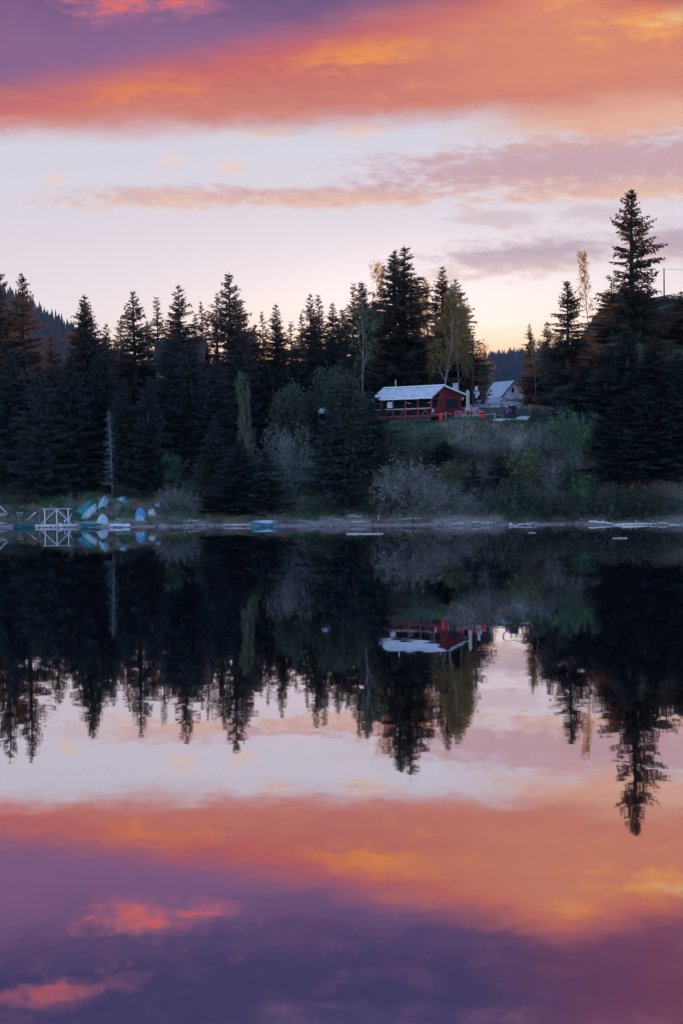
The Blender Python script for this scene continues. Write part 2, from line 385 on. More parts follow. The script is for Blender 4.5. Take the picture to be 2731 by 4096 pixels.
me.polygons.foreach_set('use_smooth', [True] * len(me.polygons))
gm = bpy.data.materials.new('bank soil and turf'); gm.use_nodes = True
nt = gm.node_tree; b = nt.nodes['Principled BSDF']; b.inputs['Roughness'].default_value = .95; b.inputs['Specular IOR Level'].default_value = .1
tcn = nt.nodes.new('ShaderNodeTexCoord')
def gnoise(scale, detail=6):
    n = nt.nodes.new('ShaderNodeTexNoise'); n.inputs['Scale'].default_value = scale; n.inputs['Detail'].default_value = detail; n.inputs['Roughness'].default_value = .65
    nt.links.new(tcn.outputs['Object'], n.inputs['Vector']); return n.outputs['Fac']
def gramp(f, a, b_, ca, cb):
    r = nt.nodes.new('ShaderNodeValToRGB'); r.color_ramp.elements[0].position = a; r.color_ramp.elements[1].position = b_
    r.color_ramp.elements[0].color = (*ca, 1); r.color_ramp.elements[1].color = (*cb, 1); nt.links.new(f, r.inputs[0]); return r.outputs[0]
def gmix(f, a, b_):
    n = nt.nodes.new('ShaderNodeMix'); n.data_type = 'RGBA'; nt.links.new(f, n.inputs[0]); nt.links.new(a, n.inputs[6]); nt.links.new(b_, n.inputs[7]); return n.outputs[2]
turf = gramp(gnoise(.7), .35, .65, (.014, .022, .012), (.05, .058, .032))
dry = gramp(gnoise(2.5), .3, .7, (.05, .045, .04), (.15, .135, .12))
msk = gramp(gnoise(.22), .42, .58, (0, 0, 0), (1, 1, 1))
land = gmix(msk, turf, dry)
pebb = gramp(gnoise(6, 8), .35, .65, (.12, .088, .08), (.42, .32, .285))
sz = nt.nodes.new('ShaderNodeSeparateXYZ'); nt.links.new(tcn.outputs['Object'], sz.inputs[0])
mr = nt.nodes.new('ShaderNodeMapRange'); mr.inputs[1].default_value = .35; mr.inputs[2].default_value = 1.1; nt.links.new(sz.outputs[2], mr.inputs[0])
fin = gmix(mr.outputs[0], pebb, land)
nt.links.new(fin, b.inputs['Base Color'])
bp = nt.nodes.new('ShaderNodeBump'); bp.inputs['Strength'].default_value = .6; bp.inputs['Distance'].default_value = .12
nt.links.new(gnoise(4, 8), bp.inputs['Height']); nt.links.new(bp.outputs[0], b.inputs['Normal'])
me.materials.append(gm)
ground = link('ground', me); tag(ground, 'lake bank and forest floor rising from the shore', kind='structure')

wm = bpy.data.materials.new('still lake water'); wm.use_nodes = True
nt = wm.node_tree; n = nt.nodes; L = nt.links; n.remove(n['Principled BSDF'])
gl = n.new('ShaderNodeBsdfGlossy'); gl.inputs['Roughness'].default_value = .02; gl.inputs['Color'].default_value = (.97, .92, .95, 1)
df = n.new('ShaderNodeBsdfDiffuse'); df.inputs[0].default_value = (.0012, .0018, .003, 1)
ms = n.new('ShaderNodeMixShader'); lw = n.new('ShaderNodeLayerWeight'); lw.inputs[0].default_value = .5
mr = n.new('ShaderNodeMapRange'); mr.inputs[1].default_value = .6; mr.inputs[2].default_value = .94; mr.inputs[3].default_value = .76; mr.inputs[4].default_value = .80
L.new(lw.outputs['Facing'], mr.inputs[0]); L.new(mr.outputs[0], ms.inputs[0]); L.new(df.outputs[0], ms.inputs[1]); L.new(gl.outputs[0], ms.inputs[2]); L.new(ms.outputs[0], n['Material Output'].inputs[0])
tcw = n.new('ShaderNodeTexCoord')
def wnoise(scl, detail):
    mp = n.new('ShaderNodeMapping'); mp.inputs['Scale'].default_value = scl; L.new(tcw.outputs['Object'], mp.inputs[0])
    t = n.new('ShaderNodeTexNoise'); t.inputs['Scale'].default_value = 1; t.inputs['Detail'].default_value = detail; t.inputs['Roughness'].default_value = .55
    L.new(mp.outputs[0], t.inputs['Vector']); return t
def vm(op, a, bb):
    t = n.new('ShaderNodeVectorMath'); t.operation = op
    for i, v in enumerate((a, bb)):
        if isinstance(v, tuple): t.inputs[i].default_value = v
        elif v is not None: L.new(v, t.inputs[i])
    return t.outputs[0]
rip = wnoise((1.5, 1.5, 1), 3); swell = wnoise((.06, .22, 1), 2); patch = wnoise((.012, .05, 1), 2)
v1 = vm('MULTIPLY', vm('SUBTRACT', rip.outputs['Color'], (.5, .5, .5)), (.0032, .0078, 0))
v2 = vm('MULTIPLY', vm('SUBTRACT', swell.outputs['Color'], (.5, .5, .5)), (.002, .006, 0))
pr = n.new('ShaderNodeMapRange'); pr.inputs[1].default_value = .38; pr.inputs[2].default_value = .62; pr.inputs[3].default_value = .35; pr.inputs[4].default_value = 1.5
L.new(patch.outputs['Fac'], pr.inputs[0])
v1 = vm('MULTIPLY', v1, pr.outputs[0])
sy = n.new('ShaderNodeSeparateXYZ'); L.new(tcw.outputs['Object'], sy.inputs[0]); lee = n.new('ShaderNodeMapRange'); lee.inputs[1].default_value = 35; lee.inputs[2].default_value = 110; lee.inputs[3].default_value = 1.1; lee.inputs[4].default_value = .3
L.new(sy.outputs[1], lee.inputs[0]); v1 = vm('MULTIPLY', v1, lee.outputs[0]); v2 = vm('MULTIPLY', v2, lee.outputs[0])
nn = vm('NORMALIZE', vm('ADD', vm('ADD', v1, v2), (0, 0, 1)), None)
L.new(nn, gl.inputs['Normal'])
wb = MB().add([(-2500, -12, 0), (2500, -12, 0), (2500, 170, 0), (-2500, 170, 0)], [(0, 1, 2, 3)])
lake = wb.build('water', wm); tag(lake, 'still dark lake mirroring the sunset sky', kind='structure')

def ridge(name, yc, half, pts, label):
    px = [p[0] for p in pts]; pz = [p[1] for p in pts]
    f = lambda x, y: np.interp(x, px, pz) * np.clip(1 - np.abs((np.asarray(y) - yc) / half), 0, 1) ** .8 + 3 * np.sin(np.asarray(x) * .03 + np.asarray(y) * .02)
    xg = np.linspace(px[0], px[-1], 90); yg = yc + np.linspace(-half, half, 25)
    X, Y = np.meshgrid(xg, yg); Z = f(X, Y)
    m = MB(); ids = np.arange(X.size).reshape(X.shape)
    m.add(np.stack([X, Y, Z], -1).reshape(-1, 3).tolist(), np.stack([ids[:-1, :-1], ids[:-1, 1:], ids[1:, 1:], ids[1:, :-1]], -1).reshape(-1, 4).tolist())
    o = m.build(name, M['leaf_dark'], smooth=True); tag(o, label, kind='structure'); return f
def wood(name, f, x0, x1, y0, y1, n, hts, label, seed):
    r = np.random.default_rng(seed); X = r.uniform(x0, x1, n); Y = r.uniform(y0, y1, n); Z = f(X, Y); H = r.uniform(*hts, n)
    Vs = []
    for x, y, z, hh in zip(X, Y, Z, H):
        R0 = hh * r.uniform(.13, .2)
        for t in range(4):
            zb = z + hh * (.05 + .22 * t); zt = z + hh * min(1, .42 + .2 * t); rad = R0 * (1 - .22 * t); a0 = r.uniform(0, 6)
            for k in range(5):
                a = a0 + k * 1.2566; b = a + .9 + r.uniform(0, .3)
                Vs.append(((x + rad * math.cos(a), y + rad * math.sin(a), zb), (x + rad * math.cos(b), y + rad * math.sin(b), zb - r.uniform(0, .04) * hh), (x, y, zt), (x, y, zt)))
    me = quads_mesh(name, np.array(Vs)[:, :, :], M['needle_dark']); o = link(name, me); tag(o, label, kind='stuff'); return o
fl = ridge('hills', 2000, 900, [(-1500, 270), (-800, 262), (-480, 246), (-437, 224), (-379, 192), (-330, 160), (-278, 134), (-100, 70), (60, 40)], 'forested hillside falling away to the right beyond the trees')
fr = ridge('hills', 3000, 1000, [(-600, 90), (-200, 170), (100, 214), (250, 212), (330, 214), (400, 218), (600, 214), (1400, 160)], 'far blue ridge seen through the gap right of the cabin')
wood('forest', fl, -640, -180, 1350, 2040, 5200, (17, 27), 'far spruce forest covering the hillside', 3)
wood('forest', fr, 150, 640, 2350, 3040, 5200, (17, 28), 'far spruce forest along the blue ridge', 4)

hz = MB().box((0, 2350, 154), (11000, 5300, 322)); hzm = bpy.data.materials.new('evening haze'); hzm.use_nodes = True
nt = hzm.node_tree; nt.nodes.remove(nt.nodes['Principled BSDF']); pv = nt.nodes.new('ShaderNodeVolumePrincipled')
pv.inputs['Color'].default_value = (.45, .58, 1, 1); pv.inputs['Density'].default_value = 3.2e-5
nt.links.new(pv.outputs[0], nt.nodes['Material Output'].inputs['Volume'])
ho = hz.build('haze', hzm); tag(ho, 'thin evening haze over the lake and hills', kind='stuff'); ho.display_type = 'WIRE'

def drape(name, corners, nu, nv, m, label, lift=.03, kind='structure'):
    "sheet laid on the ground between four plan points"
    a, b, c, d = [Vector(p) for p in corners]; mb = MB(); vs = []
    for j in range(nv + 1):
        for i in range(nu + 1):
            u, v = i / nu, j / nv
            wob = .25 * math.sin(i * 1.7 + j) * (1 if i in (0, nu) or j in (0, nv) else 0)
            p = (a * (1 - u) + b * u) * (1 - v) + (d * (1 - u) + c * u) * v
            x, y = p.x + wob, p.y + wob; vs.append((x, y, float(h(x, y)) + lift))
    fs = [(j * (nu + 1) + i, j * (nu + 1) + i + 1, (j + 1) * (nu + 1) + i + 1, (j + 1) * (nu + 1) + i) for j in range(nv) for i in range(nu)]
    o = mb.add(vs, fs).build(name, m, smooth=True); tag(o, label, kind=kind); return o
def pl(px, D): return ((px - 1365.5) / F * D, D)
drape('gravel_lot', [pl(1872, 155.8), pl(2085, 155.8), pl(2110, 252), pl(1850, 252)], 24, 90, M['gravel'], 'grey gravel lot rising behind the stone wall', .05)
drape('path', [pl(1925, 147.3), pl(2125, 147.0), pl(2118, 148.7), pl(1935, 149.0)], 24, 6, M['pathm'], 'pale trodden path along the top of the bank', .04)

# ------------------------------------------------------------------ trees
def spruce_proto(seed, H=20., R=3.2, low=.05, gappy=.15, mname='needle', step=.27, dens=1.0):
    r = np.random.default_rng(seed); Q4 = []
    z = H * low; lob = [(r.uniform(0, 6.28), r.uniform(.04, .13), r.uniform(.5, 1.6)) for _ in range(3)]; holes = [(r.uniform(0, 6.28), r.uniform(.15, .8), r.uniform(.02, .05)) for _ in range(4 if mname == 'needle' else 1)]
    while z < H * .985:
        t = z / H
        prof = R * ((1 - t) ** .82) * (.72 + .28 * min(1, t / .12)) + .12
        wv = r.uniform(.82, 1.12)
        nb = int(r.integers(5, 8)) if t < .85 else int(r.integers(4, 7))
        a0 = r.uniform(0, 6.28)
        for k in range(nb):
            if r.random() < gappy * (1 + 1.2 * (t > .5)) and t > .1: continue
            a = a0 + k * 6.283 / nb + r.normal(0, .25)
            if any(abs(math.cos((a - ha) / 2)) > .88 and abs(t - ht) < hw for ha, ht, hw in holes): continue
            Lb = (1 + sum(am * math.sin(a - ph + fr_ * z) for ph, am, fr_ in lob)) * prof * wv * r.choice([r.uniform(.45, .8), r.uniform(.8, 1.15), r.uniform(.9, 1.22)])
            zb = z + r.uniform(-.5, .5) * step * 1.3
            pit = math.radians(np.interp(t, [0, .35, .7, .9, 1], [-28, -16, 2, 26, 50]) + r.normal(0, 6))
            curv = np.interp(t, [0, .5, 1], [.32, .22, .05])
            ns = max(4, int(Lb / .14 * dens)); s = np.linspace(.12, 1, ns) + r.uniform(-.03, .03, ns)
            ca, sa = math.cos(a), math.sin(a)
            rad = s * Lb * math.cos(pit); zz = zb + s * Lb * math.sin(pit) + curv * Lb * s ** 2.2
            base = np.stack([rad * ca, rad * sa, zz], -1)
            for side in (-1, 1, 0):
                n = ns
                if side == 0:
                    tl = r.uniform(.18, .55, n) * min(1, Lb); ang = a + r.normal(0, .8, n); dr = r.uniform(-1.5, -.7, n)
                else:
                    tl = np.minimum((.42 * Lb * (1.08 - s) + .20) * r.uniform(.55, 1.2, n), .95); ang = a + side * (r.uniform(.55, 1.05, n)); dr = r.normal(-.30, .25, n) + (.35 if t > .85 else 0)
                d = np.stack([np.cos(ang) * np.cos(dr), np.sin(ang) * np.cos(dr), np.sin(dr)], -1)
                up = np.stack([r.normal(0, .6, n), r.normal(0, .6, n), np.ones(n)], -1)
                sd_ = np.cross(d, up); sd_ /= np.linalg.norm(sd_, axis=1)[:, None] + 1e-9
                wd = r.uniform(.05, .10, n)[:, None]
                tl = tl[:, None]
                Q4.append(np.stack([base, base + d * tl * .45 + sd_ * wd, base + d * tl, base + d * tl * .45 - sd_ * wd], 1))
            # branch axis and tip tuft
            p0 = np.array([0, 0, zb]); tip = base[-1]; mid = base[ns // 2]
            up = np.array([0, 0, .05])
            Q4.append(np.array([[p0, mid - up, tip + (tip - mid) * .12, mid + up]]))
        z += step * r.uniform(.7, 1.3) * (1.0 + .25 * max(0, (t - .35) / .65)) * H / 20
    # leader shoot
    for k in range(10):
        zt = H * (.955 + .0045 * k); a = r.uniform(0, 6.28); l = .05 + .3 * (1 - k / 10)
        d = np.array([math.cos(a), math.sin(a), .7]); s_ = np.array([-math.sin(a), math.cos(a), 0]) * .035
        b0 = np.array([0, 0, zt]); Q4.append(np.array([[b0, b0 + d * l * .5 + s_, b0 + d * l, b0 + d * l * .5 - s_]]))
    crown = quads_mesh('crown', np.concatenate(Q4), M[mname])
    tr = MB().tube([(0, 0, -1.2), (.02, 0, H * .3), (0, .03, H * .7), (0, 0, H * 1.005)], [R * .085, R * .065, R * .03, .012], 8).mesh('trunk', M['bark'], True)
    return crown, tr, H, R
def grow(r, mb, p, d, L, rad, depth, leaves, cfg):
    n = 5; pts = [p.copy()]; dd = d.copy(); rr = [rad]
    for i in range(n):
        dd = (dd + Vector((r.normal(0, cfg['wob']), r.normal(0, cfg['wob']), r.normal(0, cfg['wob']) + cfg['up'] * (1 if depth < 2 else .3) - cfg['droop'] * (depth >= 2) * (i / n)))).normalized()
        pts.append(pts[-1] + dd * L / n); rr.append(rad * (1 - .75 * (i + 1) / n))
    mb.tube(pts, [max(x, cfg['rmin']) for x in rr], 6 if depth == 0 else 4 if depth == 1 else 3, cap=depth == 0)
    if depth >= cfg['depth']:
        leaves += [(pts[i] * (1 - f) + pts[i + 1] * f) for i in range(1, n) for f in (0., .5)]
        leaves.append(pts[-1]); return
    nk = cfg['kids'][depth]
    for k in range(nk):
        f = cfg['start'][depth] + (1 - cfg['start'][depth]) * (k + r.uniform(0, 1)) / nk
        i = min(int(f * n), n - 1); q_ = pts[i] + (pts[i + 1] - pts[i]) * (f * n - i)
        a = k * 2.4 + r.uniform(-.5, .5); ax = dd.orthogonal().normalized(); ax.rotate(Matrix.Rotation(a, 3, dd))
        spread = cfg['ang'][depth] * r.uniform(.7, 1.25); nd = (dd * math.cos(spread) + ax * math.sin(spread)).normalized()
        fl_ = cfg['len'][depth] * (1 - cfg['taper'][depth] * f) * r.uniform(.7, 1.2)
        grow(r, mb, q_, nd, L * fl_, rr[i] * .55, depth + 1, leaves, cfg)
def leafy_proto(seed, H, cfg, stems, lm, tm, nleaf, lsize, ldroop=.4):
    r = np.random.default_rng(seed); mb = MB(); lv = []
    for k in range(stems):
        a = k * 6.283 / stems + r.uniform(-.4, .4); sp = cfg['splay'] * r.uniform(.35, 1.1) if stems > 1 else cfg['splay'] * .15
        d = Vector((math.cos(a) * sp, math.sin(a) * sp, 1)).normalized()
        grow(r, mb, Vector((math.cos(a) * .12 * (stems > 1), math.sin(a) * .12 * (stems > 1), -.25)), d, H * cfg['trunk'] * r.uniform(.8, 1.05), H * cfg['rad'], 0, lv, cfg)
    me_t = mb.mesh('trunk' if stems == 1 else 'stems', M[tm], True)
    lv = np.array([tuple(v) for v in lv]); cl_ = lv[r.integers(0, len(lv), max(12, len(lv) // 9))]
    if stems > 1:
        dist = np.min(np.linalg.norm(lv[:, None] - cl_[None], axis=2), 1); lv = lv[dist < np.quantile(dist, .55)]
    pick = lv[r.integers(0, len(lv), nleaf)] + r.normal(0, lsize * 1.1, (nleaf, 3))
    d = r.normal(0, 1, (nleaf, 3)); d[:, 2] -= ldroop; d /= np.linalg.norm(d, axis=1)[:, None]
    sd_ = np.cross(d, r.normal(0, 1, (nleaf, 3))); sd_ /= np.linalg.norm(sd_, axis=1)[:, None] + 1e-9
    l = (lsize * r.uniform(.6, 1.3, nleaf))[:, None]
    V = np.stack([pick, pick + d * l * .5 + sd_ * l * .32, pick + d * l, pick + d * l * .5 - sd_ * l * .32], 1)
    zmax = max(float(V[:, :, 2].max()), max(v[2] for v in mb.v)); rad = float(np.percentile(np.hypot(V[:, :, 0], V[:, :, 1]), 96))
    return quads_mesh('crown', V, M[lm]), me_t, zmax, rad
BIRCH = dict(wob=.10, up=.06, droop=.5, depth=3, kids=[13, 5, 3], start=[.28, .25, .2], ang=[.75, .7, .7], len=[.42, .55, .55], taper=[.62, .4, .3], trunk=.98, rad=.011, rmin=.008, splay=.1)
ROUND = dict(wob=.12, up=.10, droop=.05, depth=3, kids=[11, 6, 4], start=[.18, .2, .2], ang=[.95, .75, .7], len=[.55, .6, .6], taper=[.45, .4, .3], trunk=.85, rad=.016, rmin=.008, splay=.1)
FAN = dict(wob=.07, up=.07, droop=.0, depth=2, kids=[7, 5], start=[.2, .2], ang=[.5, .5], len=[.6, .55], taper=[.4, .3], trunk=.9, rad=.008, rmin=.009, splay=.65)
MOUND = dict(wob=.16, up=.0, droop=.12, depth=2, kids=[7, 5], start=[.1, .2], ang=[.8, .8], len=[.6, .6], taper=[.3, .3], trunk=.85, rad=.007, rmin=.009, splay=1.3)
WEEP = dict(wob=.10, up=-.10, droop=.55, depth=2, kids=[8, 4], start=[.2, .2], ang=[.6, .5], len=[.6, .6], taper=[.3, .3], trunk=1.15, rad=.008, rmin=.01, splay=.9)

SP = [spruce_proto(11, R=4.4, gappy=.06), spruce_proto(12, R=4.0, gappy=.10), spruce_proto(13, R=4.8, gappy=.08, step=.30), spruce_proto(14, R=3.4, gappy=.14, step=.31),
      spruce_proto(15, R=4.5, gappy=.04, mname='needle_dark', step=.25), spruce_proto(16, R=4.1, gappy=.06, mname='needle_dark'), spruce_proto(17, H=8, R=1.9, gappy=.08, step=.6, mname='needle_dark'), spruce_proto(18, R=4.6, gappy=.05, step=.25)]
LF = dict(
    birch_green=leafy_proto(21, 10, BIRCH, 1, 'leaf_birch', 'birchbark', 3800, .22, 1.2),
    birch_gold=leafy_proto(22, 14, BIRCH, 1, 'leaf_gold', 'birchbark', 6500, .19, 1.2),
    birch_thin=leafy_proto(23, 11, BIRCH, 1, 'leaf_gold', 'bark', 1500, .24, 1.2),
    birch_fork=leafy_proto(24, 11, dict(BIRCH, kids=[7, 5, 3], start=[.35, .3, .2], len=[.6, .55, .55]), 1, 'leaf_olive', 'birchbark', 1500, .22, .8),
    round_dark=leafy_proto(25, 8, ROUND, 1, 'leaf_dark', 'twigdark', 7500, .26),
    round_brown=leafy_proto(26, 6, ROUND, 1, 'leaf_olive', 'twigdark', 4500, .24),
    fan_bare=leafy_proto(27, 6, FAN, 12, 'leaf_grey', 'twig', 2300, .2),
    fan_green=leafy_proto(28, 6, FAN, 11, 'leaf_green', 'twig', 3400, .27),
    fan_olive=leafy_proto(29, 4, FAN, 10, 'leaf_olive', 'twigdark', 2400, .25),
    mound_grey=leafy_proto(30, 4.5, MOUND, 16, 'leaf_grey', 'twig', 2600, .2),
    mound_dark=leafy_proto(31, 4.5, MOUND, 15, 'leaf_dark', 'twigdark', 3200, .28),
    mound_green=leafy_proto(32, 4, MOUND, 13, 'leaf_green', 'twigdark', 2800, .26),
    weep=leafy_proto(33, 4, WEEP, 13, 'leaf_grey', 'twig', 900, .11, 2),
    pale=leafy_proto(34, 4, dict(FAN, splay=.25), 6, 'leaf_pale', 'twig', 1500, .16),
)
def plant(name, cat, proto, loc, H, Rr, rz, label, group):
    cr_, tr_, pH, pR = proto
    o = thing(name, label, cat, loc, rz, group); o.scale = (Rr / pR, Rr / pR, H / pH)
    link('trunk' if tr_.name.startswith('trunk') else 'stems', tr_, o); link('crown', cr_, o); return o
SPG = 'spruces of the shore forest'
def spruce(k, x, ytop, D, Rr, label, lean=0):
    top = Q(x, ytop, D); base = onground(top.x, D); o = plant('spruce_tree', 'spruce tree', SP[k], base, top.z - base.z, Rr * (1.8 if k < 4 else 1.4), (x * 37 % 628) / 100, label, SPG)
    o.rotation_euler[0] = R_(math.sin(x * 1.7) * 1.2); o.rotation_euler[1] = R_(math.sin(x * .91 + 1) * 1.5); o.scale.x *= 1 + .12 * math.sin(x * .37); o.scale.y = o.scale.x; return o
# k, x, ytop (photo, 1568 wide), distance, crown radius, label
SPR = [
 (0, 6, 622, 178, 3.4, 'tall dark spruce at the left edge, its tip just left of a second tall spruce'),
 (2, 48, 628, 175, 3.9, 'broad tall spruce second from the left edge, before the blue hillside'),
 (1, 120, 768, 166, 2.8, 'mid-height spruce standing against the blue hillside, left of the twin-topped spruces'),
 (0, 189, 690, 172, 3.0, 'lower left half of the twin-topped spruce pair right of the blue hillside'),
 (1, 204, 677, 173, 3.1, 'higher right half of the twin-topped spruce pair right of the blue hillside'),
 (3, 275, 728, 190, 2.0, 'slim small spruce against the sky just right of the hillside slope'),
 (1, 310, 667, 186, 3.0, 'open-branched spruce with bright sky behind its trunk, left of the dark lodge'),
 (3, 366, 682, 198, 2.5, 'slim spruce rising behind the left end of the dark lodge roof'),
 (1, 415, 651, 178, 3.1, 'pointed tall spruce in front of the dark lodge roof'),
 (3, 470, 694, 192, 2.2, 'small slim spruce between two taller ones at the right end of the lodge'),
 (3, 497, 672, 188, 2.2, 'slim spruce touching the left side of the tallest spruce on the left half'),
 (0, 521, 622, 176, 3.8, 'tallest spruce of the left half, with a long bare spire'),
 (3, 565, 712, 192, 2.2, 'small spruce leaning on the right shoulder of the long-spired spruce'),
 (3, 607, 716, 194, 2.1, 'short spruce left of the gap of orange sky in mid forest'),
 (1, 628, 697, 188, 2.4, 'spruce with layered open boughs beside the gap of orange sky in mid forest'),
 (3, 669, 738, 196, 1.9, 'smallest spruce on the skyline, in the lowest dip of mid forest'),
 (1, 711, 674, 184, 2.5, 'first of three slender spruces rising right of the skyline dip'),
 (3, 740, 677, 186, 2.3, 'second of three slender spruces rising right of the skyline dip'),
 (1, 765, 695, 188, 2.4, 'third and lowest of three slender spruces right of the skyline dip'),
 (3, 806, 650, 180, 2.0, 'left spire of the three-spired spruce cluster left of the central spruce'),
 (0, 826, 642, 178, 2.6, 'middle and highest spire of the three-spired spruce cluster left of the central spruce'),
 (3, 838, 655, 181, 2.1, 'right spire of the three-spired spruce cluster left of the central spruce'),
 (2, 906, 573, 168, 3.3, 'left trunk of the tall double spruce behind the red cabin'),
 (0, 921, 563, 167, 3.6, 'right and taller trunk of the double spruce behind the red cabin'),
 (1, 1011, 610, 176, 2.7, 'dark pointed spruce rising behind the golden birch'),
 (1, 1040, 640, 178, 2.6, 'dark spruce on the right side of the golden birch'),
 (1, 1220, 742, 178, 1.3, 'small spruce with the bare birches, right of the valley gap'),
 (1, 1252, 738, 174, 1.6, 'spruce tucked against the left side of the conical one right of the valley gap'),
 (7, 1301, 644, 160, 3.7, 'dense conical spruce above the heart arch, right of the valley gap'),
 (7, 1449, 433, 158, 4.6, 'giant spruce, the tallest tree in view, near the right edge'),
 (1, 1398, 655, 172, 2.6, 'smaller spruce half hidden by the left flank of the giant spruce'),
 (0, 1566, 668, 178, 2.6, 'spruce cut off by the right edge beyond the hill pole'),
 (1, 236, 742, 182, 2.4, 'spruce leaning out from the right side of the twin-topped pair'),
 (3, 256, 792, 188, 2.0, 'low spruce on the foot of the hillside slope'),
 (3, 342, 738, 202, 2.0, 'small spruce between the open-branched spruce and the lodge roof'),
 (0, 393, 722, 196, 2.3, 'spruce hidden behind the left shoulder of the pointed spruce at the lodge'),
 (3, 444, 722, 188, 2.2, 'spruce on the right shoulder of the pointed spruce at the lodge'),
 (1, 545, 688, 190, 2.5, 'spruce close behind the right side of the long-spired spruce'),
 (0, 586, 742, 188, 2.5, 'low spruce between the long-spired spruce and the sky gap'),
 (1, 646, 748, 192, 2.1, 'low spruce filling the left part of the skyline dip'),
 (3, 690, 722, 192, 2.1, 'low spruce filling the right part of the skyline dip'),
 (1, 724, 722, 182, 2.3, 'lower spruce between the first and second slender spruces'),
 (0, 784, 708, 184, 2.4, 'lower spruce between the slender spruces and the three-spired cluster'),
 (1, 854, 694, 180, 2.2, 'lower spruce between the three-spired cluster and the double spruce'),
 (3, 946, 668, 178, 2.1, 'small spruce at the right flank of the tall double spruce'),
 (3, 1062, 705, 184, 2.0, 'small spruce between the golden birches and the utility pole'),
 (6, 1155, 1045, 141, 1.7, 'small dark young spruce in the middle of the open slope'),
 (6, 1285, 990, 144.5, 1.8, 'young spruce left of the fresh green upright bush'),
 (6, 1085, 1060, 140.5, 1.3, 'smallest young spruce low on the slope right of the grassy strip'),
 # front rows
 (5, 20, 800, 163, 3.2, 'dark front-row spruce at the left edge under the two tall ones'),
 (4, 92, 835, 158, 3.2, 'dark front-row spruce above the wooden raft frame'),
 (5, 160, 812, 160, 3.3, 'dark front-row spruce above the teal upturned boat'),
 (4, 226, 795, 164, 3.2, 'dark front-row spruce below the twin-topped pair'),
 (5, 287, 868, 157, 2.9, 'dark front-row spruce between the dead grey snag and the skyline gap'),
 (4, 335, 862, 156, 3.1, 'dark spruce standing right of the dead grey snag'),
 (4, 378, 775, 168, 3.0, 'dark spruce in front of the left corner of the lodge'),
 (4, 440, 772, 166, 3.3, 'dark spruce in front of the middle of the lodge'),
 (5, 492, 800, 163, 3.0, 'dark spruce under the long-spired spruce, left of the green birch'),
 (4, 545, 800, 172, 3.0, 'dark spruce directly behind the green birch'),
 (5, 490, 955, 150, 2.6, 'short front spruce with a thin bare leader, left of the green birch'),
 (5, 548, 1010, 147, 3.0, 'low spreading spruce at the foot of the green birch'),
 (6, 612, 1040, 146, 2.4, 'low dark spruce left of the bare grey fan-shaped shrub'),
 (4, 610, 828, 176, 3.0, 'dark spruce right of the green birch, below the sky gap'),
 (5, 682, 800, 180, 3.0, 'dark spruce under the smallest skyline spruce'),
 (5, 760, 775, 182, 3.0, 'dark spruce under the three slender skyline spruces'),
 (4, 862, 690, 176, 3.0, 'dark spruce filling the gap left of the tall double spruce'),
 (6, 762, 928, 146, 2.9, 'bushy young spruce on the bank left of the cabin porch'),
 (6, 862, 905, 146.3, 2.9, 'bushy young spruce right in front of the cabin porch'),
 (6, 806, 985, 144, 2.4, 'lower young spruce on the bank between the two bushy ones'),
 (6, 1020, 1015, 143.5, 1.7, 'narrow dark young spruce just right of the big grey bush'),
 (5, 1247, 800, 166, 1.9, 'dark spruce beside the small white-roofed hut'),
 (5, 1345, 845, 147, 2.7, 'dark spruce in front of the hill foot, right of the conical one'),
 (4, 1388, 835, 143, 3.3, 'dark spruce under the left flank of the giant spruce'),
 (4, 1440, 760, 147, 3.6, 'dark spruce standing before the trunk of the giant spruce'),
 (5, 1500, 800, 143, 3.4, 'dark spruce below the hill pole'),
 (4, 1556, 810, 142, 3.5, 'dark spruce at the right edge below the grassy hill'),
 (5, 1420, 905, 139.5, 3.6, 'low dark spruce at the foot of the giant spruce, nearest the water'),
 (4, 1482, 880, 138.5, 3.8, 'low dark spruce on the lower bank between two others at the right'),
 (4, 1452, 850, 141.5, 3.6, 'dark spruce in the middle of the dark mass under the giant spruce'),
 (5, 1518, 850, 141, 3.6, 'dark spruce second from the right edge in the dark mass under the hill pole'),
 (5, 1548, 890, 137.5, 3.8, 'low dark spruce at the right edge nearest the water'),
]
for a in SPR: spruce(*a)
def leafy(key, name, cat, x, ytop, D, Rr, label, group=None, yb=None):
    if yb is not None:
        base = G(x * K, yb * K); D = base.y
    top = Q(x, ytop, D); base = onground(top.x, D)
    return plant(name, cat, LF[key], base - Vector((0, 0, .1)), max(top.z - base.z, .6) + .1, Rr, (x * 53 % 628) / 100, label, group)
BG = 'birches among the spruces'; SG = 'shrubs on the lake bank'
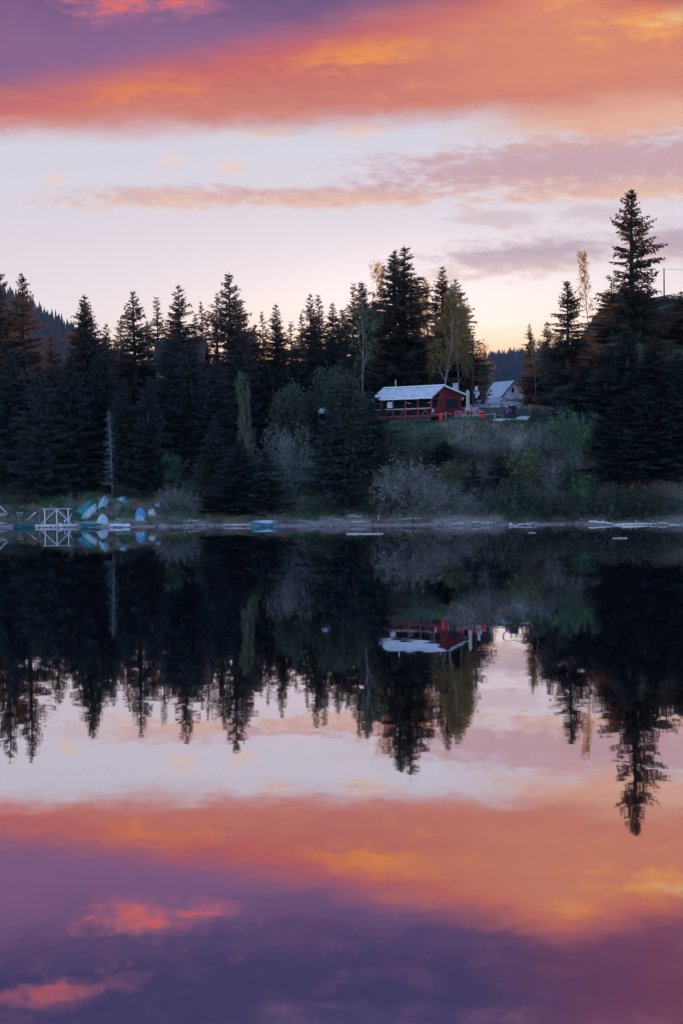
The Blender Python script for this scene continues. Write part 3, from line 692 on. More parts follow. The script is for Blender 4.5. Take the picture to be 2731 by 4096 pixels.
TREES = [
 ('birch_green', 'birch_tree', 'birch', 568, 840, 149, 1.45, 'slim green birch with a white trunk before the dark spruces', BG),
 ('birch_fork', 'birch_tree', 'birch', 832, 690, 164, 2.6, 'birch with a forked pale trunk left of the tall double spruce', BG),
 ('birch_gold', 'birch_tree', 'birch', 1013, 648, 163, 2.7, 'golden green birch with a white trunk right behind the cabin ridge', BG),
 ('birch_gold', 'birch_tree', 'birch', 985, 634, 178, 2.2, 'backlit golden birch between the double spruce and the white-trunked birch', BG),
 ('birch_gold', 'birch_tree', 'birch', 1052, 662, 170, 1.9, 'slim golden birch right of the white-trunked one, beside the utility pole', BG),
 ('birch_gold', 'birch_tree', 'birch', 962, 645, 182, 1.8, 'slim backlit golden birch touching the right side of the double spruce', BG),
 ('birch_thin', 'birch_tree', 'birch', 1030, 640, 186, 1.6, 'wispy golden birch top among the dark spruces behind the cabin', BG),
 ('birch_thin', 'birch_tree', 'birch', 873, 588, 184, 1.9, 'thin wispy birch rising behind the left side of the double spruce', BG),
 ('birch_thin', 'birch_tree', 'birch', 1078, 690, 174, 1.8, 'thin weeping birch by the utility pole, at the left of the valley gap', BG),
 ('birch_thin', 'birch_tree', 'birch', 1350, 570, 186, 1.7, 'tall sparse birch glowing orange between the conical and the giant spruce', BG),
 ('birch_fork', 'birch_tree', 'birch', 1231, 770, 165, 1.3, 'bare thin birch before the small spruces right of the valley gap', BG),
 ('birch_fork', 'birch_tree', 'birch', 1252, 790, 164, 1.2, 'bare thin birch leaning at the left flank of the conical spruce', BG),
 ('birch_fork', 'birch_tree', 'birch', 1466, 780, 148, 1.0, 'bare white-trunked birch before the giant spruce', BG),
 ('birch_thin', 'birch_tree', 'birch', 1104, 786, 230, 1.8, 'small golden treetop showing above the brown tree in the gap', BG),
 ('birch_thin', 'birch_tree', 'birch', 1548, 690, 196, 1.8, 'bare twiggy birch on the hill by the right edge', BG),
 ('round_brown', 'round_tree', 'tree', 1117, 812, 200, 2.5, 'rounded brownish tree at the left of the valley gap', None),
 ('round_dark', 'round_tree', 'tree', 735, 822, 158, 3.6, 'rounded dark broadleaf tree left of the forked birch', None),
 ('round_dark', 'round_tree', 'tree', 660, 868, 154, 3.0, 'lower rounded dark broadleaf tree above the bare grey shrub', None),
 ('round_dark', 'round_tree', 'tree', 812, 852, 153, 3.0, 'rounded dark broadleaf tree close to the left end of the cabin roof', None),
 ('round_dark', 'round_tree', 'tree', 1300, 880, 152, 2.6, 'dark broadleaf tree behind the fresh green bush', None),
]
for a in TREES: leafy(a[0], a[1], a[2], a[3], a[4], a[5], a[6], a[7], a[8])
SHR = [
 ('fan_bare', 665, 968, 1150, 3.0, 'bare fan-shaped grey shrub above the blue and white rowing boat'),
 ('mound_grey', 940, 1035, 1165, 3.9, 'big rounded grey bush on the bank below the cabin'),
 ('fan_green', 1320, 925, 1085, 2.3, 'fresh green upright bush right of the heart arch'),
 ('pale', 1190, 988, 1060, .8, 'small pale flowering bush on the slope below the people'),
 ('fan_olive', 1208, 1022, 1120, 1.9, 'yellowish olive bush under the pale flowering one'),
 ('mound_dark', 1170, 1065, 1185, 2.6, 'dark tangled bush low on the bank below the olive one'),
 ('weep', 1108, 1068, 1170, 1.7, 'grey drooping bush on the open slope right of the grassy strip'),
 ('mound_grey', 1248, 958, 1045, 1.8, 'grey bush right beside the heart arch at the top of the bank'),
 ('mound_grey', 1262, 1045, 1130, 1.9, 'grey bush in the middle of the right slope'),
 ('mound_green', 1345, 1070, 1165, 2.3, 'low green bush under the fresh green upright one'),
 ('weep', 1290, 1120, 1185, 1.2, 'drooping straw-grey bush hanging over the right shore'),
 ('mound_dark', 1240, 1105, 1190, 2.2, 'dark bush by the right shore left of the drooping straw-grey one'),
 ('mound_dark', 1395, 1095, 1185, 2.4, 'dark low bush under the giant spruce at the shore'),
 ('mound_grey', 1110, 1012, 1052, 1.3, 'grey bush at the edge of the terrace lawn'),
 ('mound_dark', 1060, 1008, 1060, 1.7, 'dark bush below the red cabin corner'),
 ('mound_dark', 985, 975, 1050, 2.0, 'dark bush under the cabin deck'),
 ('fan_green', 387, 1030, 1130, 1.5, 'fresh green bush in front of the dark spruces on the left'),
 ('mound_dark', 470, 1030, 1150, 2.3, 'dark brownish bush at the forest edge right of the boats'),
 ('mound_grey', 395, 1105, 1170, 1.9, 'dry grey brush right of the white upturned boat'),
 ('mound_grey', 445, 1120, 1178, 1.7, 'dry grey brush at the shore left of the fallen branches'),
 ('weep', 172, 1125, 1178, 1.5, 'grey drooping dead bush behind the teal boat'),
 ('mound_dark', 560, 1085, 1168, 2.4, 'dark bush at the shore left of the blue and white rowing boat'),
 ('mound_dark', 745, 1105, 1178, 2.4, 'dark purple-grey bush at the shore right of the fan-shaped shrub'),
 ('fan_olive', 800, 1010, 1100, 1.7, 'light olive bush between the young spruces'),
 ('mound_dark', 845, 1075, 1160, 2.2, 'dark bush at the foot of the young spruces'),
 ('fan_olive', 705, 905, 1020, 2.1, 'olive bush at the foot of the rounded broadleaf trees'),
 ('fan_olive', 800, 915, 1010, 2.1, 'olive bush hiding the left end of the cabin porch'),
 ('mound_dark', 290, 1105, 1140, 1.7, 'dark low bush right of the dead snag foot'),
 ('mound_dark', 60, 1110, 1160, 2.6, 'dark low bush at the forest edge left of the raft frame'),
 ('mound_dark', 1236, 918, 965, 1.3, 'dark bush right beside the heart arch under the small spruces'),
 ('mound_dark', 905, 985, 1060, 2.2, 'dark bush between the young spruces and the cabin deck'),
 ('fan_olive', 1040, 1050, 1110, 1.5, 'olive bush right of the narrow dark young spruce'),
 ('mound_dark', 1145, 1010, 1075, 1.8, 'dark bush left of the pale flowering bush'),
 ('mound_grey', 1075, 1115, 1180, 1.9, 'grey bush by the water right of the grassy strip'),
 ('mound_dark', 1228, 1010, 1075, 1.8, 'dark bush right of the pale flowering bush'),
 ('mound_dark', 1290, 1050, 1125, 2.2, 'dark bush at the foot of the fresh green upright bush'),
 ('mound_grey', 1005, 1110, 1178, 2.0, 'grey bush at the right foot of the big rounded grey bush'),
 ('mound_dark', 880, 1110, 1178, 2.0, 'dark bush at the left foot of the big rounded grey bush'),
 ('mound_green', 1165, 1120, 1180, 1.6, 'low green bush by the water under the dark tangled one'),
 ('mound_dark', 1330, 1120, 1190, 2.3, 'dark bush at the right shore under the low green one'),
 ('mound_dark', 1450, 1110, 1188, 2.6, 'dark low bush at the shore below the middle of the dark spruce mass'),
 ('mound_dark', 1520, 1110, 1180, 2.6, 'dark low bush at the right edge shore'),
]
for k, x, yt, yb, Rr, lab in SHR: leafy(k, 'shrub', 'shrub', x, yt, 0, Rr, lab, SG, yb)

# dead grey snag
base = G(259 * K, 1140 * K); top = Q(253, 942, base.y); Hs = top.z - base.z
r = np.random.default_rng(5); mb = MB(); mb.tube([(0, 0, -.3), (-.1, 0, Hs * .5), (-.22, 0, Hs)], [.13, .08, .02], 7)
t = thing('dead_tree', 'dead grey spruce snag with short bare branches above the boats', 'dead tree', base)
mb.build('trunk', M['deadwood'], t, True); mb = MB()
for k in range(170):
    z = Hs * (.12 + .87 * k / 170); a = r.uniform(0, 6.28); l = (.35 + 1.0 * (1 - z / Hs)) * r.uniform(.4, 1.2)
    x0 = -.22 * z / Hs; p1 = Vector((x0 + math.cos(a) * l * .6, math.sin(a) * l * .6, z - .12 * l)); p2 = Vector((x0 + math.cos(a) * l, math.sin(a) * l, z + .05 * l))
    mb.tube([(x0, 0, z), p1, p2], [.025, .018, .008], 3, False)
    for j in range(3):
        q_ = p1.lerp(p2, r.random()); mb.tube([q_, q_ + Vector((r.normal(0, .12), r.normal(0, .12), r.normal(-.1, .1)))], [.012, .006], 3, False)
mb.build('branches', M['deadwood'], t)

# dark wood behind the front trees
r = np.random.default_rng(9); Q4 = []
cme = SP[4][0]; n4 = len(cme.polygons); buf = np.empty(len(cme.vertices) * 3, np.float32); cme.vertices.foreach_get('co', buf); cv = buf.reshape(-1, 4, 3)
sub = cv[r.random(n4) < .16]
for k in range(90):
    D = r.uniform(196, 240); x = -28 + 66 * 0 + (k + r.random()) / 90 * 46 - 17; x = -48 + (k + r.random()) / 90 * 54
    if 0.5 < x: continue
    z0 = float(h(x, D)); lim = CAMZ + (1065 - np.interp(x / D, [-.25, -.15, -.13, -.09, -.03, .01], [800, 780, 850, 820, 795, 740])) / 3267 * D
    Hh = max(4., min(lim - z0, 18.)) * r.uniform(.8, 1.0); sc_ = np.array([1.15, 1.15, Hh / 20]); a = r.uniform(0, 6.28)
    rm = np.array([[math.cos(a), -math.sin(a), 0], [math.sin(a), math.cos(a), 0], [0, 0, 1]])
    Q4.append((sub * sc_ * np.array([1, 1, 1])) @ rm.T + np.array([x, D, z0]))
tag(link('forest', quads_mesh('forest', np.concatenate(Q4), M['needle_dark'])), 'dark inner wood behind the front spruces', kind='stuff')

# ------------------------------------------------------------------ grass on the bank
def blades(name, n, xr, tr, hts, wd, m, label, keep, seed):
    r = np.random.default_rng(seed); x = r.uniform(*xr, n); y = ys(x) + r.uniform(*tr, n)
    f = np.sin(x * .55 + y * .3) + np.sin(x * .23 - y * .5 + 1.7) + .8 * np.sin(x * 1.3 + y * .9)
    ok = keep(x, y, f); x, y = x[ok], y[ok]; n = len(x); z = h(x, y)
    hh = r.uniform(*hts, n); a = r.uniform(0, 6.28, n); ln = r.normal(0, .35, (n, 2)) * hh[:, None]
    p = np.stack([x, y, z - .03], -1); sd_ = np.stack([np.cos(a), np.sin(a), np.zeros(n)], -1) * wd
    tip = p + np.stack([ln[:, 0], ln[:, 1] - .15 * hh, hh], -1); mid = p * .5 + tip * .5 + np.stack([np.zeros(n), np.zeros(n), hh * .12], -1)
    V = np.stack([p - sd_, p + sd_, mid + sd_ * .7, tip], 1)
    tag(link(name, quads_mesh(name, V, m)), label, kind='stuff')
house_clear = lambda x, y: ~((x > 3.5) & (x < 15) & (y > 149.2) & (y < 162))
notpath = lambda x, y: ~((x > 14.4) & (x < 20) & (y > 147.0) & (y < 149.2))
blades('dry_grass', 34000, (-3, 34), (1.2, 12.5), (.16, .55), .04, M['straw'], 'dry straw-coloured grass on the steep bank', lambda x, y, f: (f > .0) & (y - ys(x) < 9.0) & house_clear(x, y) & notpath(x, y), 1)
blades('grass', 46000, (-3, 34), (3.2, 15.5), (.08, .26), .035, M['grassgreen'], 'short green grass on the bank and terrace edge', lambda x, y, f: ((f < .1) | (y - ys(x) > 9.6)) & house_clear(x, y) & notpath(x, y), 2)
blades('dry_grass', 30000, (-36, -2), (.9, 9), (.15, .5), .035, M['straw'], 'dry grass on the low shore by the boats', lambda x, y, f: (f > -.1), 3)
blades('grass', 22000, (-36, -2), (2.5, 12), (.12, .35), .035, M['grassgreen'], 'green grass on the low shore under the trees', lambda x, y, f: f < .4, 4)
blades('grass', 16000, (24, 60), (30, 75), (.3, .7), .07, M['grassgreen'], 'rough grass on the hill at the right', lambda x, y, f: f < 3, 6)

# ------------------------------------------------------------------ red cabin
cab = thing('cabin', 'red wooden cabin with a pale tin roof and open porch on top of the bank', 'cabin', (HOX, HOY, G0), HA)
LX = -7.6; RH, FH, BH = 3.78, 2.52, 2.98; FY, BY = -2.6, 4.75     # ridge / front eave / back eave
slf = (RH - FH) / -FY; slb = (RH - BH) / BY
DK = .62
mb = MB()   # gable wall, right of the porch opening
gz = lambda y: RH - .16 + (slf * y if y < 0 else -slb * y)
mb.prism([(-.12, -.35, DK - .1), (-.12, 4.25, DK - .1), (-.12, 4.25, gz(4.25)), (-.12, 0, gz(0)), (-.12, -.35, gz(-.35))], (-.14, 0, 0))
mb.prism([(-7.45, -.35, DK - .1), (-7.45, 4.25, DK - .1), (-7.45, 4.25, gz(4.25)), (-7.45, 0, gz(0)), (-7.45, -.35, gz(-.35))], (.14, 0, 0))
mb.box((-3.8, 4.18, 1.7), (7.1, .14, 2.4))
mb.build('wall', M['redwood'], cab)
mb = MB(); mb.prism([(-.12, -2.3, DK), (-.12, -.352, DK), (-.12, -.352, 1.72), (-.12, -2.3, 1.38)], (-.12, 0, 0)); mb.build('porch_side_panel', M['redwood_z'], cab)
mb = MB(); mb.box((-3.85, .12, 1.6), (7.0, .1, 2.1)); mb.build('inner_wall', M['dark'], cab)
mb = MB(); mb.box((-.14, .07, 1.9), (.05, .12, 2.55)); mb.build('corner_board', M['redbeam'], cab)
mb = MB(); mb.bar((-.10, -1.02, 1.42), (-.10, -.42, 3.15), .13, .10); mb.build('gable_brace', M['redbeam'], cab)
mb = MB(); mb.bar((-.09, -2.3, 2.42), (-.09, -.4, 2.56), .10, .12); mb.build('gable_beam', M['redbeam'], cab)
wd_ = MB().prism([(-.18, -2.2, 1.42), (-.18, -1.0, 1.46), (-.18, -.7, 2.40), (-.18, -2.2, 2.36)], (-.02, 0, 0)).build('porch_window', M['glassdark'], cab)
MB().prism([(-.18, -1.9, 2.62), (-.18, -.55, 2.64), (-.18, -.55, 3.1)], (-.02, 0, 0)).build('porch_window', M['glassdark'], cab)
sh = MB().box((-.085, 1.98, 2.05), (.05, 2.75, .98)).build('shutter', M['dark'], cab)
mb = MB()
for zz in (1.53, 2.57): mb.box((-.08, 1.98, zz), (.07, 2.9, .05))
for yy in (.58, 3.38): mb.box((-.08, yy, 2.05), (.07, .05, .98))
mb.build('frame', M['redbeam'], sh)
# roof
mb = MB(); th = .10
mb.prism([(LX, FY, FH), (LX, 0, RH), (LX, 0, RH + th), (LX, FY, FH + th)], (-LX + .22, 0, 0))
rf = mb.build('roof', M['metalroof'], cab)
MB().prism([(LX, .004, RH), (LX, BY, BH), (LX, BY, BH + th), (LX, .004, RH + th)], (-LX + .22, 0, 0)).build('roof', M['shingle'], cab)
mb = MB(); mb.bar((LX + .1, .04, RH + th + .07), (.24, .04, RH + th + .07), .30, .12); mb.build('ridge_cap', M['fascia'], rf)
mb = MB(); mb.bar((.26, .1, RH + .06), (.26, BY + .45, BH - .02), .05, .17); mb.build('bargeboard', M['fascia'], cab)
mb = MB(); mb.bar((.25, FY, FH + .03), (.25, -.1, RH + .02), .04, .12); mb.build('bargeboard', M['redbeam'], cab)
mb = MB(); fp = [(LX, FY - .02, FH + .06)]; fq = random.Random(3)
for k in range(46):
    xx = LX + .02 + k * .168; fp += [(xx, FY - .02, FH - .02), (xx + .08, FY - .02, FH - .05 - .09 * fq.random())]
fp += [(.2, FY - .02, FH - .02), (.2, FY - .02, FH + .06)]
mb.prism(fp, (0, .025, 0))
mb.build('eave_fringe', M['fascia'], rf)
MB().tube([(-6.1, .3, RH), (-6.1, .3, RH + 1.0)], .045, 8).build('vent_pipe', M['whitepaint'], rf)
# porch
for xx in (-.16, -1.8, -3.35, -4.9, -6.4, -7.45):
    MB().box((xx, -2.22, (DK + FH) / 2 + .04), (.13, .13, FH - DK + .0)).build('porch_post', M['redbeam'], cab)
MB().box((-3.8, -2.22, 1.46), (7.2, .10, .07)).build('porch_rail', M['whitepaint'], cab)
MB().box((-3.8, -2.20, FH + .02), (7.3, .12, .10)).build('eave_beam', M['redbeam'], cab)
MB().box((-3.8, -.98, DK - .06), (7.4, 2.5, .10)).build('deck', M['darkwood'], cab)
MB().box((-3.8, -2.28, DK + .02), (7.5, .08, .22)).build('deck_edge', M['redbeam'], cab)
for x0, x1 in ((-3.45, -3.95), (-.75, -1.25), (-.75, -.2)):
    MB().bar((x0, -2.36, 1.42), (x1, -2.5, DK - .15), .10).build('deck_brace', M['redbeam'], cab)
mb = MB(); rr = random.Random(4)
for k in range(60):
    mb.blob((-7.3 + 7.2 * (k % 20) / 20 + rr.uniform(-.1, .1), -2.18, .08 + .16 * (k // 20)), (.2, .13, .1), k, .2, 1)
mb.build('stone_footing', M['stone'], cab)
MB().box((-5.35, -2.12, 1.95), (.72, .03, .66)).build('hanging_sheet', M['paper'], cab)
mb = MB(); mb.bar((-3.3, -2.1, 2.12), (-2.8, -2.0, 2.0), .05); mb.build('lamp_bar', M['whitepaint'], cab)
mb = MB(); mb.bar((-.25, -2.1, 2.10), (-.75, -2.0, 2.02), .05); mb.build('lamp_bar', M['whitepaint'], cab)
MB().box((-.02, 4.3, 2.65), (.2, .14, .34)).build('wall_lamp', M['canvas'], cab)
MB().box((-.06, -2.05, 1.2), (.05, .2, .34)).build('notice', M['paper'], cab)
# porch tables and cups
for i, xx in enumerate((-1.5, -3.0, -4.6)):
    lab = ['dark table with pale cups on the cabin porch, nearest the red side panel', 'dark table with pale cups in the middle of the cabin porch', 'dark table on the cabin porch under the hanging white sheet'][i]
    pt = cab.matrix_basis; wp = Matrix.Translation((HOX, HOY, G0)) @ Matrix.Rotation(HA, 4, 'Z') @ Vector((xx, -1.55, DK - .01))
    tb = thing('porch_table', lab, 'table', wp, HA, 'tables on the cabin porch')
    MB().box((0, 0, .72), (1.15, .7, .05)).build('tabletop', M['darkwood'], tb)
    for sx_ in (-.48, .48):
        for sy_ in (-.27, .27): MB().box((sx_, sy_, .35), (.06, .06, .69)).build('leg', M['darkwood'], tb)
    for k in range(5):
        wc = Matrix.Translation(wp) @ Matrix.Rotation(HA, 4, 'Z') @ Vector((-.42 + .2 * k, -.2 + .08 * (k % 2), .745))
        cup = MB().tube([(0, 0, 0), (0, 0, .02), (0, 0, .13), (0, 0, .14)], [.03, .035, .04, .036], 8).build('cup', M['whitepaint'], loc=wc)
        tag(cup, 'pale cup on a porch table ' + ['by the side panel', 'in mid porch', 'under the hanging sheet'][i], 'cup', 'cups on the porch tables ' + ['by the side panel', 'in mid porch', 'under the sheet'][i])

# chimney-like block behind the cabin roof
p = P(1820, 1535, 165); g = onground(p.x, 165); t = thing('brick_chimney', 'pale block chimney stack rising behind the right slope of the cabin roof', 'chimney', g)
MB().box((0, 0, (p.z - g.z) / 2), (.62, .6, p.z - g.z)).build('stack', M['concrete'], t); MB().box((0, 0, p.z - g.z + .045), (.74, .72, .09)).build('cap', M['concrete'], t)

# ------------------------------------------------------------------ white-roofed hut
HD = 250.; hb = P(2052, 1603, HD); hz_ = float(h(hb.x, HD)); ha = math.atan2(-2.6, -2.0)
hut = thing('hut', 'small wooden hut with a steep grey-white roof and white door', 'hut', (hb.x, hb.y, hz_ - .1), R_(30))
hs = 38. / 250 * 0 + 1
topz = P(2060, 1522, HD).z - hz_; ez = P(2018, 1587, HD).z - hz_; W2 = 3.0
mb = MB(); mb.prism([(-W2 * .86, 0, 0), (W2 * .86, 0, 0), (W2 * .86, 0, ez + .25), (0, 0, topz - .15), (-W2 * .86, 0, ez + .25)], (0, 5.0, 0)); mb.build('wall', M['tanwood'], hut)
th = .14
mb = MB(); mb.prism([(0, -.5, topz), (-W2, -.5, ez - .1), (-W2, -.5, ez - .1 + th), (0, -.5, topz + th)], (0, 6.2, 0)); mb.build('roof', M['shingle'], hut)
mb = MB(); mb.prism([(0.003, -.5, topz), (W2, -.5, ez - .1), (W2, -.5, ez - .1 + th), (.003, -.5, topz + th)], (0, 6.2, 0)); mb.build('roof', M['shingle'], hut)
mb = MB(); mb.bar((-W2 - .02, -.53, ez - .06), (0, -.53, topz + .04), .05, .16); mb.build('bargeboard', M['darkwood'], hut)
dr = MB().box((-1.1, -.04, 1.05), (1.15, .06, 2.1)).build('door', M['whitepaint'], hut)
hp = [(.16 * math.sin(a) ** 3, (.13 * math.cos(a) - .05 * math.cos(2 * a) - .02 * math.cos(3 * a)) * 1.1) for a in np.linspace(0, 6.283, 24, endpoint=False)]
MB().prism([(-.9 + u * 1.6, -.075, 1.5 + v * 1.6) for u, v in hp], (0, -.012, 0)).build('heart_mark', M['pink'], dr)
MB().box((-.1, -.03, 1.45), (.5, .04, .8)).build('window', M['glassdark'], hut)

# dark lodge behind the left trees
LD = 184.; a = P(608, 1350, LD); b_ = P(822, 1352, LD + 2); gl_ = float(h((a.x + b_.x) / 2, LD)); wL = b_.x - a.x
lod = thing('lodge', 'big dark timber lodge half hidden behind the left spruces', 'lodge', ((a.x + b_.x) / 2, LD, gl_ - .3), 0)
HT = a.z - gl_ + .3
MB().box((0, 4, (HT - 3.4) / 2), (wL - .6, 7.4, HT - 3.4)).build('wall', M['darkwood'], lod)
mb = MB(); mb.prism([(-wL / 2, -.6, HT - 3.6), (-wL / 2, 4, HT - .12), (-wL / 2, 4, HT), (-wL / 2, -.6, HT - 3.45)], (wL, 0, 0)); lr = mb.build('roof', M['darkwood'], lod)
mb = MB(); mb.prism([(-wL / 2, 8.6, HT - 3.6), (-wL / 2, 4.003, HT - .12), (-wL / 2, 4.003, HT), (-wL / 2, 8.6, HT - 3.45)], (wL, 0, 0)); mb.build('roof', M['darkwood'], lod)
for sx_ in (-1, 1):
    MB().prism([(sx_ * (wL / 2 - .35), .3, HT - 3.4), (sx_ * (wL / 2 - .35), 7.7, HT - 3.4), (sx_ * (wL / 2 - .35), 4, HT - .3)], (-sx_ * .1, 0, 0)).build('gable', M['darkwood'], lod)
for xx in (-2.2, 0, 2.2):
    fr_ = MB().box((xx, .26, HT - 5.2), (1.1, .08, 1.3)).build('window', M['glassdark'], lod); MB().box((xx, .22, HT - 5.9), (1.3, .12, .08)).build('sill', M['darkwood'], fr_)

# ------------------------------------------------------------------ terrace: umbrella, tables, chairs
def g_at(px, D): x = (px - 1365.5) / F * D * 1.0; p = P(px, 1660, D); return onground(p.x, D)
g = g_at(1871, 148.4); top = P(1870, 1558, 148.4).z - g.z
um = thing('closed_umbrella', 'tall closed cream patio umbrella beside the cabin corner', 'umbrella', g)
MB().tube([(0, 0, 0), (0, 0, top - .05)], .028, 8).build('pole', M['whitepaint'], um)
n = 20; mb = MB(); prof = [(.0, 1.0), (.06, .985), (.13, .94), (.17, .86), (.15, .80), (.13, .7), (.14, .58), (.15, .47), (.12, .40), (.16, .34), (.21, .28), (.235, .255)]
for j, (rr_, f) in enumerate(prof): pass
vs = []; fs = []
for j, (rr_, f) in enumerate(prof):
    for k in range(n):
        a = 6.2832 * k / n; q_ = rr_ * (1 + (.22 if k % 2 else -.16) * min(1, j / 3)); vs.append((q_ * math.cos(a), q_ * math.sin(a), top * f))
for j in range(len(prof) - 1):
    for k in range(n): fs.append((j * n + k, j * n + (k + 1) % n, (j + 1) * n + (k + 1) % n, (j + 1) * n + k))
mb.add(vs, fs); cn = mb.build('canopy', M['canvas'], um); MB().tube([(0, 0, top * .385), (0, 0, top * .415)], .14, 14).build('tie', M['canvas'], cn)
MB().tube([(0, 0, 0), (0, 0, .06), (0, 0, .09)], [.32, .32, .06], 14).build('base', M['concrete'], um)
def bar_table(px, D, ytop, colm, topm, tw, label, mark=False):
    g = g_at(px, D); H = P(px, ytop, D).z - g.z
    t = thing('bar_table', label, 'table', g, 0, 'standing tables on the terrace')
    MB().tube([(0, 0, 0), (0, 0, .03), (0, 0, H - .06)], [.21, .21, .19], 16).build('column', colm, t, True)
    MB().tube([(0, 0, H - .055), (0, 0, H)], [tw, tw], 20).build('tabletop', topm, t)
    if mark:
        mb = MB()
        for k in range(5): mb.bar((-.05 + .05 * (k % 2), -.22, .25 + k * .1), (.05 - .03 * (k % 2), -.22, .31 + k * .1), .03, .035)
        mb.build('lettering', M['paper'], t)
    return t
bar_table(1820, 147.6, 1645, M['black'], M['darkwood'], .27, 'black standing table with white lettering left of the red chairs', True)
bar_table(1879, 147.5, 1645, M['black'], M['darkwood'], .22, 'black standing table with white lettering at the foot of the closed umbrella', True)
bar_table(1927, 147.0, 1646, M['redbright'], M['tanwood'], .33, 'bright red standing table with a tan wooden top right of the umbrella')
bar_table(1763, 148.0, 1650, M['redbright'], M['redbright'], .2, 'bright red standing table at the cabin wall, left of the rope post')
def chair(loc, rz, label):
    t = thing('folding_chair', label, 'chair', loc, rz, 'red folding chairs on the terrace')
    mb = MB()
    for k in range(5): mb.bar((-.22, -.02 - .09 * k, .47 + .006 * k), (.22, -.02 - .09 * k, .47 + .006 * k), .07, .02)
    mb.build('seat', M['chairred'], t)
    mb = MB()
    for k in range(4): mb.bar((-.22, .1 + .03 * k, .56 + .09 * k), (.22, .1 + .03 * k, .56 + .09 * k), .075, .025)
    mb.build('backrest', M['chairred'], t)
    for s_ in (-.24, .24):
        MB().tube([(s_, -.42, 0), (s_, -.1, .45), (s_, .20, .86)], .022, 6).build('leg', M['whitepaint'], t)
        MB().tube([(s_ * .88, .30, 0), (s_ * .88, 0, .38), (s_ * .88, -.30, .47)], .022, 6).build('leg', M['whitepaint'], t)
    return t
def cafe_table(px, D, label):
    g = g_at(px, D); t = thing('cafe_table', label, 'table', g, 0, 'red cafe tables')
    MB().tube([(0, 0, .68), (0, 0, .73)], .5, 18).build('tabletop', M['chairred'], t)
    mb = MB(); mb.tube([(0, 0, .02), (0, 0, .68)], .04, 8); mb.build('leg', M['whitepaint'], t)
    mb = MB(); mb.bar((-.35, 0, .025), (.35, 0, .025), .05, .04); mb.bar((0, -.35, .07), (0, .35, .07), .05, .04); mb.build('foot', M['whitepaint'], t)
    return g
for px, nm in ((1851, 'left'), (1903, 'right')):
    g = cafe_table(px, 147.8, 'round red cafe table with white foot ' + ('between the black tables' if nm == 'left' else 'between umbrella and bright red table'))
    for k, (ax_, lab) in enumerate(((-2.2, 'facing the lake from its left'), (-.95, 'facing the lake from its right'), (2.2, 'at its back left'), (.9, 'at its back right'))):
        x, y = g.x + .72 * math.cos(ax_), g.y + .6 * math.sin(ax_)
        chair(onground(x, y), ax_ - math.pi / 2 + math.pi * 0, 'red slatted folding chair at the %s cafe table, %s' % (nm, lab))

# ------------------------------------------------------------------ heart arch and people
HD2 = 148.2; g = g_at(2049, HD2)
arch = thing('heart_arch', 'dark heart-shaped photo arch with small lights at the edge of the bank', 'heart arch', g)
sc1 = 38.4
def hpt(px, py): return Vector(((px - 2049) / sc1, 0, (1684 - py) / sc1))
left = [(2049, 1683), (2038, 1666), (2022, 1650), (2008, 1634), (2003, 1622), (2005, 1610), (2014, 1602), (2026, 1599), (2038, 1603), (2048, 1609)]
right = [(2048, 1609), (2058, 1602), (2070, 1598), (2081, 1601), (2089, 1611), (2090, 1624), (2084, 1638), (2074, 1654), (2060, 1670), (2049, 1683)]
mb = MB(); mb.tube([hpt(*q_) for q_ in left], .07, 7); mb.tube([hpt(*q_) for q_ in right], .07, 7); mb.build('heart_frame', M['black'], arch, True)
mb = MB(); rr = random.Random(2)
for path in (left, right):
    for a, b_ in zip(path, path[1:]):
        for f in (.2, .5, .8):
            q_ = hpt(*a).lerp(hpt(*b_), f); mb.blob((q_.x + rr.uniform(-.04, .04), -.07, q_.z + rr.uniform(-.04, .04)), (.022, .022, .022), 1, 0, 1)
mb.build('bulbs', M['paper'], arch)
mb = MB(); mb.bar(hpt(2036, 1636), hpt(2088, 1622), .07, .07); mb.prism([hpt(2086, 1618) + Vector((0, -.02, 0)), hpt(2098, 1620) + Vector((0, -.02, 0)), hpt(2088, 1627) + Vector((0, -.02, 0))], (0, .04, 0)); mb.build('arrow', M['black'], arch)
mb = MB(); mb.box((0, 0, .01), (1.0, .5, .06)); mb.build('base', M['darkwood'], arch)

